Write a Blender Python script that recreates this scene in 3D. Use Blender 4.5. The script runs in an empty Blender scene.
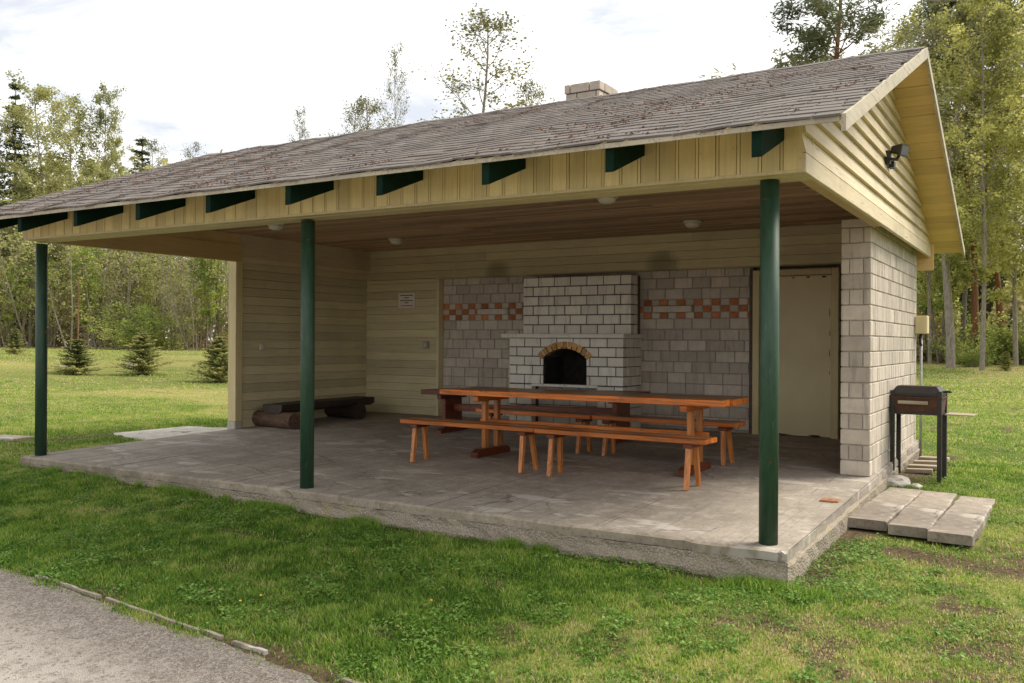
import bpy, math, random
import numpy as np
from mathutils import Vector, Matrix, noise as mnoise
R = math.radians
scene = bpy.context.scene
COL = scene.collection
rng = np.random.default_rng(7)
random.seed(7)
SL = .022                                   # fall of the slab towards its front edge


# ------------------------------------------------------------------ helpers
class MB:
    """collects shapes, builds ONE mesh object"""
    def __init__(s): s.v = []; s.f = []; s.t = []; s.mi = []
    def add(s, vs, fs, tint=.5, mi=0):
        b = len(s.v); s.v += [tuple(p) for p in vs]
        for f in fs:
            s.f.append(tuple(b + i for i in f)); s.t.append(tint); s.mi.append(mi)
    def hexa(s, p, tint=.5, mi=0):          # 8 points: bottom ring then top ring
        s.add(p, [(3, 2, 1, 0), (4, 5, 6, 7), (0, 1, 5, 4), (1, 2, 6, 5), (2, 3, 7, 6), (3, 0, 4, 7)], tint, mi)
    def box(s, x0, x1, y0, y1, z0, z1, tint=.5, mi=0):
        s.hexa([(x0, y0, z0), (x1, y0, z0), (x1, y1, z0), (x0, y1, z0),
                (x0, y0, z1), (x1, y0, z1), (x1, y1, z1), (x0, y1, z1)], tint, mi)
    def cbox(s, x0, x1, y0, y1, z0, z1, c=.006, tint=.5, mi=0):      # box with chamfered edges
        bm = [x0, x1, y0, y1, z0, z1]
        xs, ys, zs = (x0, x1), (y0, y1), (z0, z1); vs = []; idx = {}
        for i in (0, 1):
            for j in (0, 1):
                for k in (0, 1):
                    X, Y, Z = xs[i], ys[j], zs[k]; dx = c if i == 0 else -c; dy = c if j == 0 else -c; dz = c if k == 0 else -c
                    for a, p in enumerate(((X, Y + dy, Z + dz), (X + dx, Y, Z + dz), (X + dx, Y + dy, Z))):
                        idx[i, j, k, a] = len(vs); vs.append(p)
        F = []
        for i in (0, 1):
            q = [idx[i, 0, 0, 0], idx[i, 1, 0, 0], idx[i, 1, 1, 0], idx[i, 0, 1, 0]]; F.append(q if i else q[::-1])
            q = [idx[0, i, 0, 1], idx[0, i, 1, 1], idx[1, i, 1, 1], idx[1, i, 0, 1]]; F.append(q if i else q[::-1])
            q = [idx[0, 0, i, 2], idx[1, 0, i, 2], idx[1, 1, i, 2], idx[0, 1, i, 2]]; F.append(q if i else q[::-1])
        for a in (0, 1):
            for b in (0, 1):
                F.append([idx[a, b, 0, 0], idx[a, b, 1, 0], idx[a, b, 1, 1], idx[a, b, 0, 1]])
                F.append([idx[a, 0, b, 0], idx[a, 1, b, 0], idx[a, 1, b, 2], idx[a, 0, b, 2]])
                F.append([idx[0, a, b, 1], idx[1, a, b, 1], idx[1, a, b, 2], idx[0, a, b, 2]])
        for i in (0, 1):
            for j in (0, 1):
                for k in (0, 1):
                    F.append([idx[i, j, k, 0], idx[i, j, k, 1], idx[i, j, k, 2]])
        s.add(vs, F, tint, mi)
    def prism(s, poly, axis, a, b, tint=.5, mi=0):   # polygon in the two other axes, extruded from a to b
        n = len(poly)
        def P(p, t): return {0: (t, p[0], p[1]), 1: (p[0], t, p[1]), 2: (p[0], p[1], t)}[axis]
        vs = [P(p, a) for p in poly] + [P(p, b) for p in poly]
        fs = [tuple(range(n))[::-1], tuple(range(n, 2 * n))] + [(i, (i + 1) % n, n + (i + 1) % n, n + i) for i in range(n)]
        s.add(vs, fs, tint, mi)
    def tube(s, pts, rad, n=8, cap=True, tint=.5, mi=0):
        pts = [Vector(p) for p in pts]; base = len(s.v)
        up = Vector((.13, .21, .97))
        rings = []
        for i, p in enumerate(pts):
            d = (pts[min(i + 1, len(pts) - 1)] - pts[max(i - 1, 0)]).normalized()
            u = d.cross(up)
            if u.length < .05: u = d.cross(Vector((1, 0, 0)))
            u.normalize(); w = d.cross(u)
            r = rad[i] if hasattr(rad, '__len__') else rad
            rings.append([p + (u * math.cos(2 * math.pi * k / n) + w * math.sin(2 * math.pi * k / n)) * r for k in range(n)])
        vs = [q for g in rings for q in g]; fs = []
        for i in range(len(pts) - 1):
            for k in range(n):
                fs.append((i * n + k, i * n + (k + 1) % n, (i + 1) * n + (k + 1) % n, (i + 1) * n + k))
        if cap: fs += [tuple(range(n))[::-1], tuple((len(pts) - 1) * n + k for k in range(n))]
        s.add(vs, fs, tint, mi)
    def lathe(s, prof, c, n=20, tint=.5, mi=0):      # prof: (radius, z) list
        vs = [(c[0] + r * math.cos(2 * math.pi * k / n), c[1] + r * math.sin(2 * math.pi * k / n), c[2] + z) for r, z in prof for k in range(n)]
        fs = []
        for i in range(len(prof) - 1):
            for k in range(n): fs.append((i * n + k, i * n + (k + 1) % n, (i + 1) * n + (k + 1) % n, (i + 1) * n + k))
        fs += [tuple(range(n))[::-1], tuple((len(prof) - 1) * n + k for k in range(n))]
        s.add(vs, fs, tint, mi)
    def build(s, name, mat, parent=None, smooth=False, xf=None):
        me = bpy.data.meshes.new(name)
        vs = s.v if xf is None else [tuple(xf @ Vector(p)) for p in s.v]
        me.from_pydata(vs, [], s.f)
        a = me.attributes.new('tint', 'FLOAT', 'FACE'); a.data.foreach_set('value', np.array(s.t, dtype=np.float32))
        mats = mat if isinstance(mat, (list, tuple)) else [mat]
        for m in mats: me.materials.append(m)
        if len(mats) > 1: me.polygons.foreach_set('material_index', np.array(s.mi, dtype=np.int32))
        if smooth: me.polygons.foreach_set('use_smooth', np.ones(len(s.f), dtype=bool))
        me.update()
        o = bpy.data.objects.new(name, me); COL.objects.link(o)
        if parent: o.parent = parent
        return o

def fast_mesh(name, V, loops, counts, tint, mat, parent=None, smooth=False):
    me = bpy.data.meshes.new(name)
    V = np.asarray(V, dtype=np.float32); loops = np.asarray(loops, dtype=np.int32).ravel(); counts = np.asarray(counts, dtype=np.int32)
    me.vertices.add(len(V)); me.vertices.foreach_set('co', V.ravel())
    me.loops.add(len(loops)); me.loops.foreach_set('vertex_index', loops)
    me.polygons.add(len(counts)); st = np.concatenate([[0], np.cumsum(counts)[:-1]]).astype(np.int32)
    me.polygons.foreach_set('loop_start', st); me.polygons.foreach_set('loop_total', counts)
    if smooth: me.polygons.foreach_set('use_smooth', np.ones(len(counts), dtype=bool))
    a = me.attributes.new('tint', 'FLOAT', 'FACE'); a.data.foreach_set('value', np.asarray(tint, dtype=np.float32))
    me.materials.append(mat); me.update(calc_edges=True); me.validate()
    o = bpy.data.objects.new(name, me); COL.objects.link(o)
    if parent: o.parent = parent
    return o

def tag(o, label=None, cat=None, group=None, kind=None):
    if label: o['label'] = label
    if cat: o['category'] = cat
    if group: o['group'] = group
    if kind: o['kind'] = kind
    return o
def empty(name, loc=(0, 0, 0), rz=0, label=None, cat=None, group=None):
    o = bpy.data.objects.new(name, None); COL.objects.link(o); o.location = loc; o.rotation_euler = (0, 0, rz); o.empty_display_size = .2
    return tag(o, label, cat, group)
def copy_tree(o, parent=None):
    c = o.copy(); COL.objects.link(c)
    if parent: c.parent = parent
    for ch in list(o.children): copy_tree(ch, c)
    return c


# ------------------------------------------------------------------ materials
def newmat(name):
    m = bpy.data.materials.new(name); m.use_nodes = True
    nt = m.node_tree; nt.nodes.clear()
    out = nt.nodes.new('ShaderNodeOutputMaterial'); b = nt.nodes.new('ShaderNodeBsdfPrincipled')
    nt.links.new(b.outputs[0], out.inputs[0])
    return m, nt, b, out
class NT:
    def __init__(s, nt): s.nt = nt; s.tc = None
    def n(s, t, **k):
        x = s.nt.nodes.new(t)
        for a, v in k.items(): setattr(x, a, v)
        return x
    def l(s, a, b): s.nt.links.new(a, b)
    def pos(s, scale=(1, 1, 1), rot=(0, 0, 0)):
        if s.tc is None: s.tc = s.n('ShaderNodeTexCoord')
        mp = s.n('ShaderNodeMapping'); mp.inputs['Scale'].default_value = scale; mp.inputs['Rotation'].default_value = rot
        s.l(s.tc.outputs['Object'], mp.inputs['Vector']); return mp.outputs[0]
    def noise(s, scale=5, detail=4, rough=.55, vec=None, dist=0):
        x = s.n('ShaderNodeTexNoise'); x.inputs['Scale'].default_value = scale; x.inputs['Detail'].default_value = detail
        x.inputs['Roughness'].default_value = rough; x.inputs['Distortion'].default_value = dist
        s.l(vec if vec is not None else s.pos(), x.inputs['Vector']); return x.outputs['Fac']
    def voro(s, scale=20, vec=None, feature='F1', out='Distance'):
        x = s.n('ShaderNodeTexVoronoi'); x.feature = feature; x.inputs['Scale'].default_value = scale
        s.l(vec if vec is not None else s.pos(), x.inputs['Vector']); return x.outputs[out]
    def ramp(s, fac, stops, interp='LINEAR'):
        x = s.n('ShaderNodeValToRGB'); x.color_ramp.interpolation = interp
        e = x.color_ramp.elements
        while len(e) < len(stops): e.new(.5)
        for i, (p, c) in enumerate(stops): e[i].position = p; e[i].color = (*c, 1) if len(c) == 3 else c
        s.l(fac, x.inputs[0]); return x.outputs[0]
    def mix(s, fac, a, b, mode='MIX'):
        x = s.n('ShaderNodeMix'); x.data_type = 'RGBA'; x.blend_type = mode
        for i, val in ((0, fac), (6, a), (7, b)):
            if isinstance(val, (int, float)): x.inputs[i].default_value = val
            elif isinstance(val, tuple): x.inputs[i].default_value = (*val, 1)
            else: s.l(val, x.inputs[i])
        return x.outputs[2]
    def math(s, op, a, b=0, c=None, clamp=False):
        x = s.n('ShaderNodeMath'); x.operation = op; x.use_clamp = clamp
        for i, val in enumerate((a, b) if c is None else (a, b, c)):
            if isinstance(val, (int, float)): x.inputs[i].default_value = val
            else: s.l(val, x.inputs[i])
        return x.outputs[0]
    def attr(s, name='tint'):
        x = s.n('ShaderNodeAttribute'); x.attribute_name = name; return x.outputs['Fac']
    def bump(s, h, strength=.3, dist=.01):
        x = s.n('ShaderNodeBump'); x.inputs['Strength'].default_value = strength; x.inputs['Distance'].default_value = dist
        s.l(h, x.inputs['Height']); return x.outputs[0]
g3 = lambda v: (v, v, v)
def shade(c, k): return tuple(min(1, x * k) for x in c)

def m_paint(name, col, axis='x', dirt=.35, rough=.55, stains=False, peel=0.):
    m, nt, b, _ = newmat(name); N = NT(nt)
    st = {'x': (.8, 14, 14), 'y': (14, .8, 14), 'z': (14, 14, .8)}[axis]
    grain = N.noise(3, 5, .6, N.pos(st)); big = N.noise(1.3, 4, .6); sp = N.noise(28, 3, .6)
    t = N.math('MULTIPLY_ADD', N.attr(), .30, .85)
    c = N.mix(N.ramp(grain, [(.3, g3(0)), (.75, g3(1))]), shade(col, .86), shade(col, 1.08))
    c = N.mix(N.math('MULTIPLY', N.ramp(big, [(.48, g3(0)), (.72, g3(1))]), dirt), c, shade(col, .45))
    c = N.mix(N.math('MULTIPLY', N.ramp(sp, [(.68, g3(0)), (.76, g3(1))]), dirt * .9), c, (.12, .09, .05))
    v = N.n('ShaderNodeCombineColor'); [N.l(t, v.inputs[i]) for i in range(3)]
    c = N.mix(1., c, v.outputs[0], 'MULTIPLY')
    if peel:
        pl = N.noise(9, 6, .7, N.pos((st[0] * .35, st[1] * .35, st[2] * .35)))
        c = N.mix(N.ramp(pl, [(.66 - peel, g3(0)), (.69 - peel, g3(1))]), c, (.30, .255, .19))
    if stains:
        sx = N.n('ShaderNodeSeparateXYZ'); N.l(N.tc.outputs['Object'], sx.inputs[0])
        for (x0, z0) in ((-5.75, 2.40), (-3.05, 2.42)):
            dx = N.math('DIVIDE', N.math('SUBTRACT', sx.outputs[0], x0), .26); dz = N.math('DIVIDE', N.math('SUBTRACT', sx.outputs[2], z0), .20)
            d = N.math('ADD', N.math('MULTIPLY', dx, dx), N.math('MULTIPLY', dz, dz))
            d = N.math('ADD', d, N.math('MULTIPLY_ADD', big, 1.2, -.6))
            c = N.mix(N.math('MULTIPLY', N.ramp(d, [(.0, g3(1)), (1.3, g3(0))]), .5), c, (.07, .055, .04))
    N.l(c, b.inputs['Base Color']); b.inputs['Roughness'].default_value = rough
    N.l(N.bump(grain, .18, .004), b.inputs['Normal'])
    return m

YEL = (.69, .575, .265)
M = {}
M['fascia'] = m_paint('fascia_paint', YEL, 'z', .25)
M['gable'] = m_paint('gable_paint', (.65, .545, .35), 'y', .45, peel=.04)
M['siding_back'] = m_paint('back_siding_paint', (.64, .57, .345), 'x', .3, stains=True)
M['siding_left'] = m_paint('left_siding_paint', (.62, .55, .335), 'y', .3)
M['soffit'] = m_paint('soffit_paint', (.70, .485, .195), 'x', .3)
M['trim'] = m_paint('trim_paint', (.62, .52, .28), 'z', .25)
M['rake'] = m_paint('rake_paint', (.47, .41, .29), 'y', .6, peel=.12)
M['beam'] = m_paint('beam_paint', (.55, .40, .18), 'y', .3)

def m_green(name):
    m, nt, b, _ = newmat(name); N = NT(nt)
    c = N.mix(N.ramp(N.noise(6, 5, .6, N.pos((4, 4, 1))), [(.35, g3(0)), (.7, g3(1))]), (.013, .045, .022), (.027, .074, .040))
    c = N.mix(N.ramp(N.noise(16, 3, .5), [(.735, g3(0)), (.745, g3(1))]), c, (.35, .06, .02))
    c = N.mix(N.math('MULTIPLY', N.ramp(N.noise(22, 4, .6, N.pos((3, 3, .5))), [(.6, g3(0)), (.74, g3(1))]), .5), c, (.08, .125, .095))
    c = N.mix(N.ramp(N.noise(9, 6, .7, N.pos((2, 2, 1))), [(.66, g3(0)), (.675, g3(1))]), c, (.05, .04, .03))
    N.l(c, b.inputs['Base Color']); b.inputs['Roughness'].default_value = .55
    N.l(N.bump(N.noise(40, 3), .08, .003), b.inputs['Normal']); return m
M['green'] = m_green('green_paint')
def m_simple(name, c0, c1, scale=8, rough=.6, bump=.2, metal=0, st=(1, 1, 1), bdist=.005, tintk=.3):
    m, nt, b, _ = newmat(name); N = NT(nt)
    f = N.noise(scale, 6, .62, N.pos(st))
    c = N.mix(N.ramp(f, [(.3, g3(0)), (.72, g3(1))]), c0, c1)
    t = N.math('MULTIPLY_ADD', N.attr(), tintk, 1 - tintk / 2)
    v = N.n('ShaderNodeCombineColor'); [N.l(t, v.inputs[i]) for i in range(3)]
    c = N.mix(1., c, v.outputs[0], 'MULTIPLY')
    N.l(c, b.inputs['Base Color']); b.inputs['Roughness'].default_value = rough; b.inputs['Metallic'].default_value = metal
    N.l(N.bump(f, bump, bdist), b.inputs['Normal']); return m
M['dark_green'] = m_simple('dark_green_paint', (.003, .014, .008), (.006, .026, .014), 9, .8)
M['door'] = m_simple('door_paint', (.60, .515, .29), (.70, .61, .365), 1.6, .5, .05)
M['ceiling'] = m_simple('brown_ceiling_boards', (.32, .19, .105), (.54, .35, .21), 3, .6, .2, 0, (.8, 14, 14), .004, .7)
M['black_soot'] = m_simple('soot', (.006, .005, .005), (.03, .025, .02), 12, .9, .5)
M['mortar'] = m_simple('mortar', (.29, .26, .225), (.39, .355, .31), 25, .95, .5)
M['dark_mortar'] = m_simple('dark_mortar', (.07, .06, .052), (.14, .125, .11), 25, .95, .5)
M['cream_plastic'] = m_simple('cream_plastic', (.5, .46, .36), (.6, .56, .45), 4, .4, .05)
M['lamp_glass'] = m_simple('opal_glass', (.55, .52, .43), (.66, .63, .54), 4, .25, .03)
M['grey_plastic'] = m_simple('grey_plastic', (.3, .29, .27), (.4, .39, .36), 6, .5, .05)
M['black_metal'] = m_simple('black_painted_steel', (.008, .008, .008), (.03, .024, .02), 14, .5, .2)
M['rust'] = m_simple('rusty_steel', (.028, .013, .008), (.10, .036, .016), 11, .75, .35)
M['galv'] = m_simple('galvanised_pipe', (.28, .29, .28), (.42, .43, .42), 9, .45, .1, .3)
M['old_plank'] = m_simple('weathered_plank', (.24, .19, .13), (.44, .37, .28), 4, .85, .4, 0, (1, 10, 10))
M['stone'] = m_simple('field_stone', (.18, .16, .14), (.38, .35, .31), 7, .9, .6, 0, (1, 1, 1), .02)
M['dark_stone'] = m_simple('dark_field_stone', (.06, .055, .05), (.16, .14, .125), 7, .9, .6, 0, (1, 1, 1), .02)
M['bark_log'] = m_simple('bark', (.06, .035, .022), (.17, .10, .062), 8, .9, .7, 0, (1, 3, 3), .02)
M['dark_wood'] = m_simple('dark_old_wood', (.016, .012, .010), (.055, .036, .024), 5, .55, .3, 0, (8, 1, 8))
M['white_stone'] = m_simple('pale_stone', (.36, .33, .29), (.58, .54, .48), 8, .9, .5, 0, (1, 1, 1), .02)
M['paper'] = m_simple('paper', (.74, .68, .6), (.82, .77, .69), 20, .8, .02)
M['ink'] = m_simple('dark_ink', (.06, .055, .05), (.1, .09, .08), 20, .8, .02)
M['red_ink'] = m_simple('red_ink', (.32, .06, .05), (.38, .09, .07), 20, .8, .02)
M['glass_dark'] = m_simple('lamp_front_glass', (.03, .035, .03), (.07, .08, .07), 6, .2, .02)

def m_block(name, c0, c1, bump=.35, split=True, tk=.36):
    m, nt, b, _ = newmat(name); N = NT(nt)
    f = N.noise(9, 6, .65); v = N.noise(16, 5, .6, N.pos((1, 1, .12))) if split else N.noise(30, 4)
    c = N.mix(N.ramp(f, [(.3, g3(0)), (.7, g3(1))]), c0, c1)
    c = N.mix(N.math('MULTIPLY', N.ramp(v, [(.56, g3(0)), (.66, g3(1))]), .42), c, shade(c0, .55))
    t = N.math('MULTIPLY_ADD', N.attr(), tk, 1 - tk / 2)
    cc = N.n('ShaderNodeCombineColor'); [N.l(t, cc.inputs[i]) for i in range(3)]
    c = N.mix(1., c, cc.outputs[0], 'MULTIPLY')
    N.l(c, b.inputs['Base Color']); b.inputs['Roughness'].default_value = .9
    N.l(N.bump(N.math('ADD', f, N.math('MULTIPLY', v, .9)), bump, .012), b.inputs['Normal']); return m
M['block'] = m_block('silicate_block', (.43, .37, .305), (.55, .485, .41))
M['block_in'] = m_block('interior_block', (.49, .43, .36), (.61, .55, .475))
M['white_brick'] = m_block('white_brick', (.74, .705, .63), (.83, .80, .725), .15, True, .22)
M['orange_brick'] = m_block('orange_brick', (.42, .13, .045), (.60, .25, .11), .25, False, .6)
M['arch_brick'] = m_block('arch_brick', (.46, .21, .07), (.66, .42, .17), .25, False, .6)

def m_concrete(name, c0, c1, joints=False):
    m, nt, b, _ = newmat(name); N = NT(nt)
    f = N.noise(2.2, 7, .65); g = N.noise(40, 4, .6); h = N.noise(.7, 3, .5)
    c = N.mix(N.ramp(f, [(.32, g3(0)), (.7, g3(1))]), c0, c1)
    c = N.mix(N.math('MULTIPLY', N.ramp(h, [(.45, g3(0)), (.65, g3(1))]), .45), c, shade(c0, .62))
    c = N.mix(N.math('MULTIPLY', N.ramp(g, [(.52, g3(0)), (.66, g3(1))]), .5), c, shade(c0, .45))
    c = N.mix(N.math('MULTIPLY', N.ramp(N.noise(9, 6, .7), [(.5, g3(0)), (.62, g3(1))]), .4), c, shade(c1, 1.25))
    c = N.mix(N.math('MULTIPLY', N.ramp(N.noise(4.5, 6, .7), [(.55, g3(0)), (.7, g3(1))]), .5), c, shade(c0, .5))
    hh = N.math('ADD', f, N.math('MULTIPLY', g, .5))
    c = N.mix(N.math('MULTIPLY', N.ramp(N.noise(1.1, 4, .6, N.pos((1, 2.5, 1))), [(.585, g3(0)), (.615, g3(1))]), .62), c, (.52, .48, .43))
    wv = N.n('ShaderNodeVectorMath'); wv.operation = 'ADD'; nn = N.n('ShaderNodeTexNoise'); nn.inputs['Scale'].default_value = 2.5; nn.inputs['Detail'].default_value = 5; N.l(N.pos(), nn.inputs['Vector'])
    sc_ = N.n('ShaderNodeVectorMath'); sc_.operation = 'SCALE'; sc_.inputs['Scale'].default_value = .35; N.l(nn.outputs['Color'], sc_.inputs[0]); N.l(N.pos(), wv.inputs[0]); N.l(sc_.outputs[0], wv.inputs[1])
    ck = N.voro(.75, wv.outputs[0], 'DISTANCE_TO_EDGE'); ck = N.math('MULTIPLY', N.math('LESS_THAN', ck, .0055), N.ramp(N.noise(.9, 3), [(.47, g3(0)), (.55, g3(1))]))
    c = N.mix(N.math('MULTIPLY', ck, .5), c, (.05, .042, .034)); hh = N.math('SUBTRACT', hh, ck)
    c = N.mix(N.math('MULTIPLY', N.ramp(N.noise(.55, 6, .65, N.pos((1, 1.6, 1), (0, 0, .6))), [(.50, g3(0)), (.60, g3(1))]), .32), c, shade(c0, .6))
    if joints:
        sx = N.n('ShaderNodeSeparateXYZ'); N.l(N.pos(), sx.inputs[0])
        wob = N.math('MULTIPLY_ADD', N.noise(3, 4), .03, -.015)
        jm = None
        for ax, per, off in ((0, 1.02, .165), (1, 1.0, .28)):
            q = N.math('ADD', N.math('ADD', sx.outputs[ax], off), wob)
            q = N.math('ABSOLUTE', N.math('SUBTRACT', N.math('FRACT', N.math('DIVIDE', q, per)), .5))
            q = N.math('GREATER_THAN', q, .5 - .0065 / per)
            jm = q if jm is None else N.math('MAXIMUM', jm, q)
        c = N.mix(N.math('MULTIPLY', jm, N.ramp(N.noise(1.7, 3), [(.45, g3(.0)), (.62, g3(.7))])), c, (.055, .045, .035))
        hh = N.math('SUBTRACT', hh, jm)
    N.l(c, b.inputs['Base Color']); b.inputs['Roughness'].default_value = .85
    N.l(N.bump(hh, .3, .01), b.inputs['Normal']); return m
M['slab'] = m_concrete('floor_concrete', (.25, .213, .172), (.41, .36, .30), True)
M['paver'] = m_concrete('paving_concrete', (.205, .17, .132), (.375, .32, .26))
def m_aggregate():
    m, nt, b, _ = newmat('exposed_aggregate'); N = NT(nt)
    v = N.voro(60); f = N.noise(3, 6, .65)
    c = N.mix(N.ramp(v, [(.15, g3(0)), (.6, g3(1))]), (.40, .345, .28), (.24, .20, .155))
    c = N.mix(N.ramp(f, [(.4, g3(0)), (.7, g3(1))]), c, (.27, .23, .17))
    c = N.mix(N.math('MULTIPLY', N.ramp(N.noise(5, 4, .6), [(.55, g3(0)), (.7, g3(1))]), .5), c, (.35, .29, .12))
    N.l(c, b.inputs['Base Color']); b.inputs['Roughness'].default_value = .95
    N.l(N.bump(N.math('ADD', N.math('MULTIPLY', v, -.6), f), .7, .02), b.inputs['Normal']); return m
M['aggregate'] = m_aggregate()
M['lip'] = m_concrete('worn_slab_edge', (.25, .21, .155), (.42, .36, .28))

def m_varnish(name, base, worn, axis='x', rough=.35):
    m, nt, b, _ = newmat(name); N = NT(nt)
    st = {'x': (.6, 11, 11), 'y': (11, .6, 11), 'z': (11, 11, .6)}[axis]
    g = N.noise(3, 6, .65, N.pos(st), .6); f = N.noise(2.5, 4)
    c = N.mix(N.ramp(g, [(.32, g3(0)), (.62, g3(1))]), shade(base, .34), shade(base, 1.25))
    c = N.mix(N.math('MULTIPLY', N.ramp(f, [(.4, g3(0)), (.7, g3(1))]), .5), c, shade(base, .62))
    c = N.mix(N.math('MULTIPLY', N.ramp(N.noise(7, 5, .7, N.pos(tuple(.5 + .5 * q / 11 for q in st))), [(.62, g3(0)), (.68, g3(1))]), .7), c, shade(base, .22))
    w = N.mix(N.ramp(g, [(.3, g3(0)), (.7, g3(1))]), shade(worn, .55), shade(worn, 1.25))
    geo = N.n('ShaderNodeNewGeometry'); sx = N.n('ShaderNodeSeparateXYZ'); N.l(geo.outputs['True Normal'], sx.inputs[0])
    c = N.mix(N.math('MULTIPLY', N.math('GREATER_THAN', sx.outputs[2], .8), .93), c, w)
    t = N.math('MULTIPLY_ADD', N.attr(), .5, .75); cc = N.n('ShaderNodeCombineColor'); [N.l(t, cc.inputs[i]) for i in range(3)]
    c = N.mix(1., c, cc.outputs[0], 'MULTIPLY')
    N.l(c, b.inputs['Base Color']); b.inputs['Roughness'].default_value = rough
    N.l(N.bump(g, .15, .004), b.inputs['Normal']); return m
M['varnish'] = m_varnish('varnished_pine_boards', (.62, .175, .026), (.115, .07, .042), 'x', .3)
M['varnish_leg'] = m_varnish('varnished_pine_legs', (.52, .19, .05), (.4, .17, .05), 'z')
M['varnish_dark'] = m_varnish('dark_varnished_boards', (.20, .045, .014), (.12, .05, .024))

M['dark_green'].node_tree.nodes['Principled BSDF'].inputs['Specular IOR Level'].default_value = .1
def m_shingle():
    m, nt, b, _ = newmat('asphalt_shingles'); N = NT(nt)
    f = N.noise(2.0, 6, .7); g = N.noise(60, 4, .7); big = N.noise(.55, 4, .6, N.pos((.7, 2, 1)))
    t = N.attr()
    c = N.ramp(t, [(0, (.075, .064, .056)), (.5, (.122, .105, .093)), (1, (.175, .152, .136))])
    c = N.mix(N.math('MULTIPLY', N.ramp(f, [(.4, g3(0)), (.7, g3(1))]), .35), c, (.18, .158, .14))
    c = N.mix(N.math('MULTIPLY', N.ramp(big, [(.5, g3(0)), (.68, g3(1))]), .45), c, (.115, .075, .055))
    c = N.mix(N.math('MULTIPLY', N.ramp(g, [(.45, g3(0)), (.75, g3(1))]), .35), c, (.06, .055, .05))
    N.l(c, b.inputs['Base Color']); b.inputs['Roughness'].default_value = .92
    N.l(N.bump(N.math('ADD', g, f), .4, .006), b.inputs['Normal']); return m
M['shingle'] = m_shingle()
M['moss'] = m_simple('dry_debris', (.04, .018, .011), (.15, .06, .028), 30, .95, .6, 0, (1, 1, 1), .01, 1.2)

def m_leaf(name, stops, trans=.35, rough=.6):
    m, nt, b, out = newmat(name); N = NT(nt)
    c = N.ramp(N.attr(), stops)
    N.l(c, b.inputs['Base Color']); b.inputs['Roughness'].default_value = rough; b.inputs['Specular IOR Level'].default_value = .25
    tr = N.n('ShaderNodeBsdfTranslucent'); N.l(c, tr.inputs[0]); mx = N.n('ShaderNodeMixShader'); mx.inputs[0].default_value = trans
    N.l(b.outputs[0], mx.inputs[1]); N.l(tr.outputs[0], mx.inputs[2]); N.l(mx.outputs[0], out.inputs[0]); return m
M['grass'] = m_leaf('grass_blades', [(0, (.07, .145, .02)), (.28, (.165, .31, .04)), (.55, (.31, .44, .07)), (.8, (.50, .495, .15)), (1, (.62, .53, .29))], .5)
M['weed'] = m_leaf('broad_weed_leaves', [(0, (.07, .145, .022)), (.5, (.165, .31, .05)), (.86, (.32, .46, .12)), (.93, (.32, .41, .13)), (1, (.34, .23, .12))], .45)
M['birch_leaf'] = m_leaf('young_birch_leaves', [(0, (0.237, 0.250, 0.075)), (.5, (0.475, 0.469, 0.138)), (1, (0.660, 0.637, 0.237))], 0.62)
M['green_leaf'] = m_leaf('fresh_green_leaves', [(0, (0.161, 0.225, 0.056)), (.5, (0.322, 0.402, 0.089)), (1, (0.547, 0.564, 0.177))], 0.62)
M['dull_leaf'] = m_leaf('sparse_dull_leaves', [(0, (0.224, 0.224, 0.090)), (.5, (0.359, 0.351, 0.135)), (1, (0.493, 0.463, 0.194))], 0.62)
M['olive_leaf'] = m_leaf('early_birch_leaves', [(0, (.17, .18, .07)), (.5, (.31, .32, .115)), (1, (.45, .44, .18))], .58)
M['twig_leaf'] = m_leaf('small_opening_leaves', [(0, (.09, .095, .035)), (.5, (.17, .175, .06)), (1, (.27, .26, .10))], .45)
M['spruce_leaf'] = m_leaf('spruce_needles', [(0, (.05, .07, .035)), (.5, (.095, .13, .055)), (1, (.19, .21, .09))], .35)
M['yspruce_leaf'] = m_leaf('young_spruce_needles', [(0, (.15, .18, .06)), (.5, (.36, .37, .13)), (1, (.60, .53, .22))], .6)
M['pine_leaf'] = m_leaf('pine_needles', [(0, (.09, .11, .06)), (.5, (.19, .21, .105)), (1, (.30, .30, .15))], .45)
M['wood_mass'] = m_leaf('far_wood_leaves', [(0, (0.330, 0.237, 0.160)), (.3, (0.374, 0.297, 0.176)), (.55, (0.396, 0.374, 0.154)), (1, (0.550, 0.528, 0.209))], 0.6)
M['bark_grey'] = m_simple('grey_bark', (.16, .135, .108), (.36, .31, .25), 6, .9, .6, 0, (3, 3, .8), .03)
M['bark_brown'] = m_simple('brown_bark', (.12, .09, .066), (.28, .215, .16), 6, .9, .6, 0, (3, 3, .8), .03)
M['bark_pine'] = m_simple('orange_pine_bark', (.15, .065, .03), (.30, .14, .07), 6, .9, .6, 0, (3, 3, .8), .03)


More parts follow.
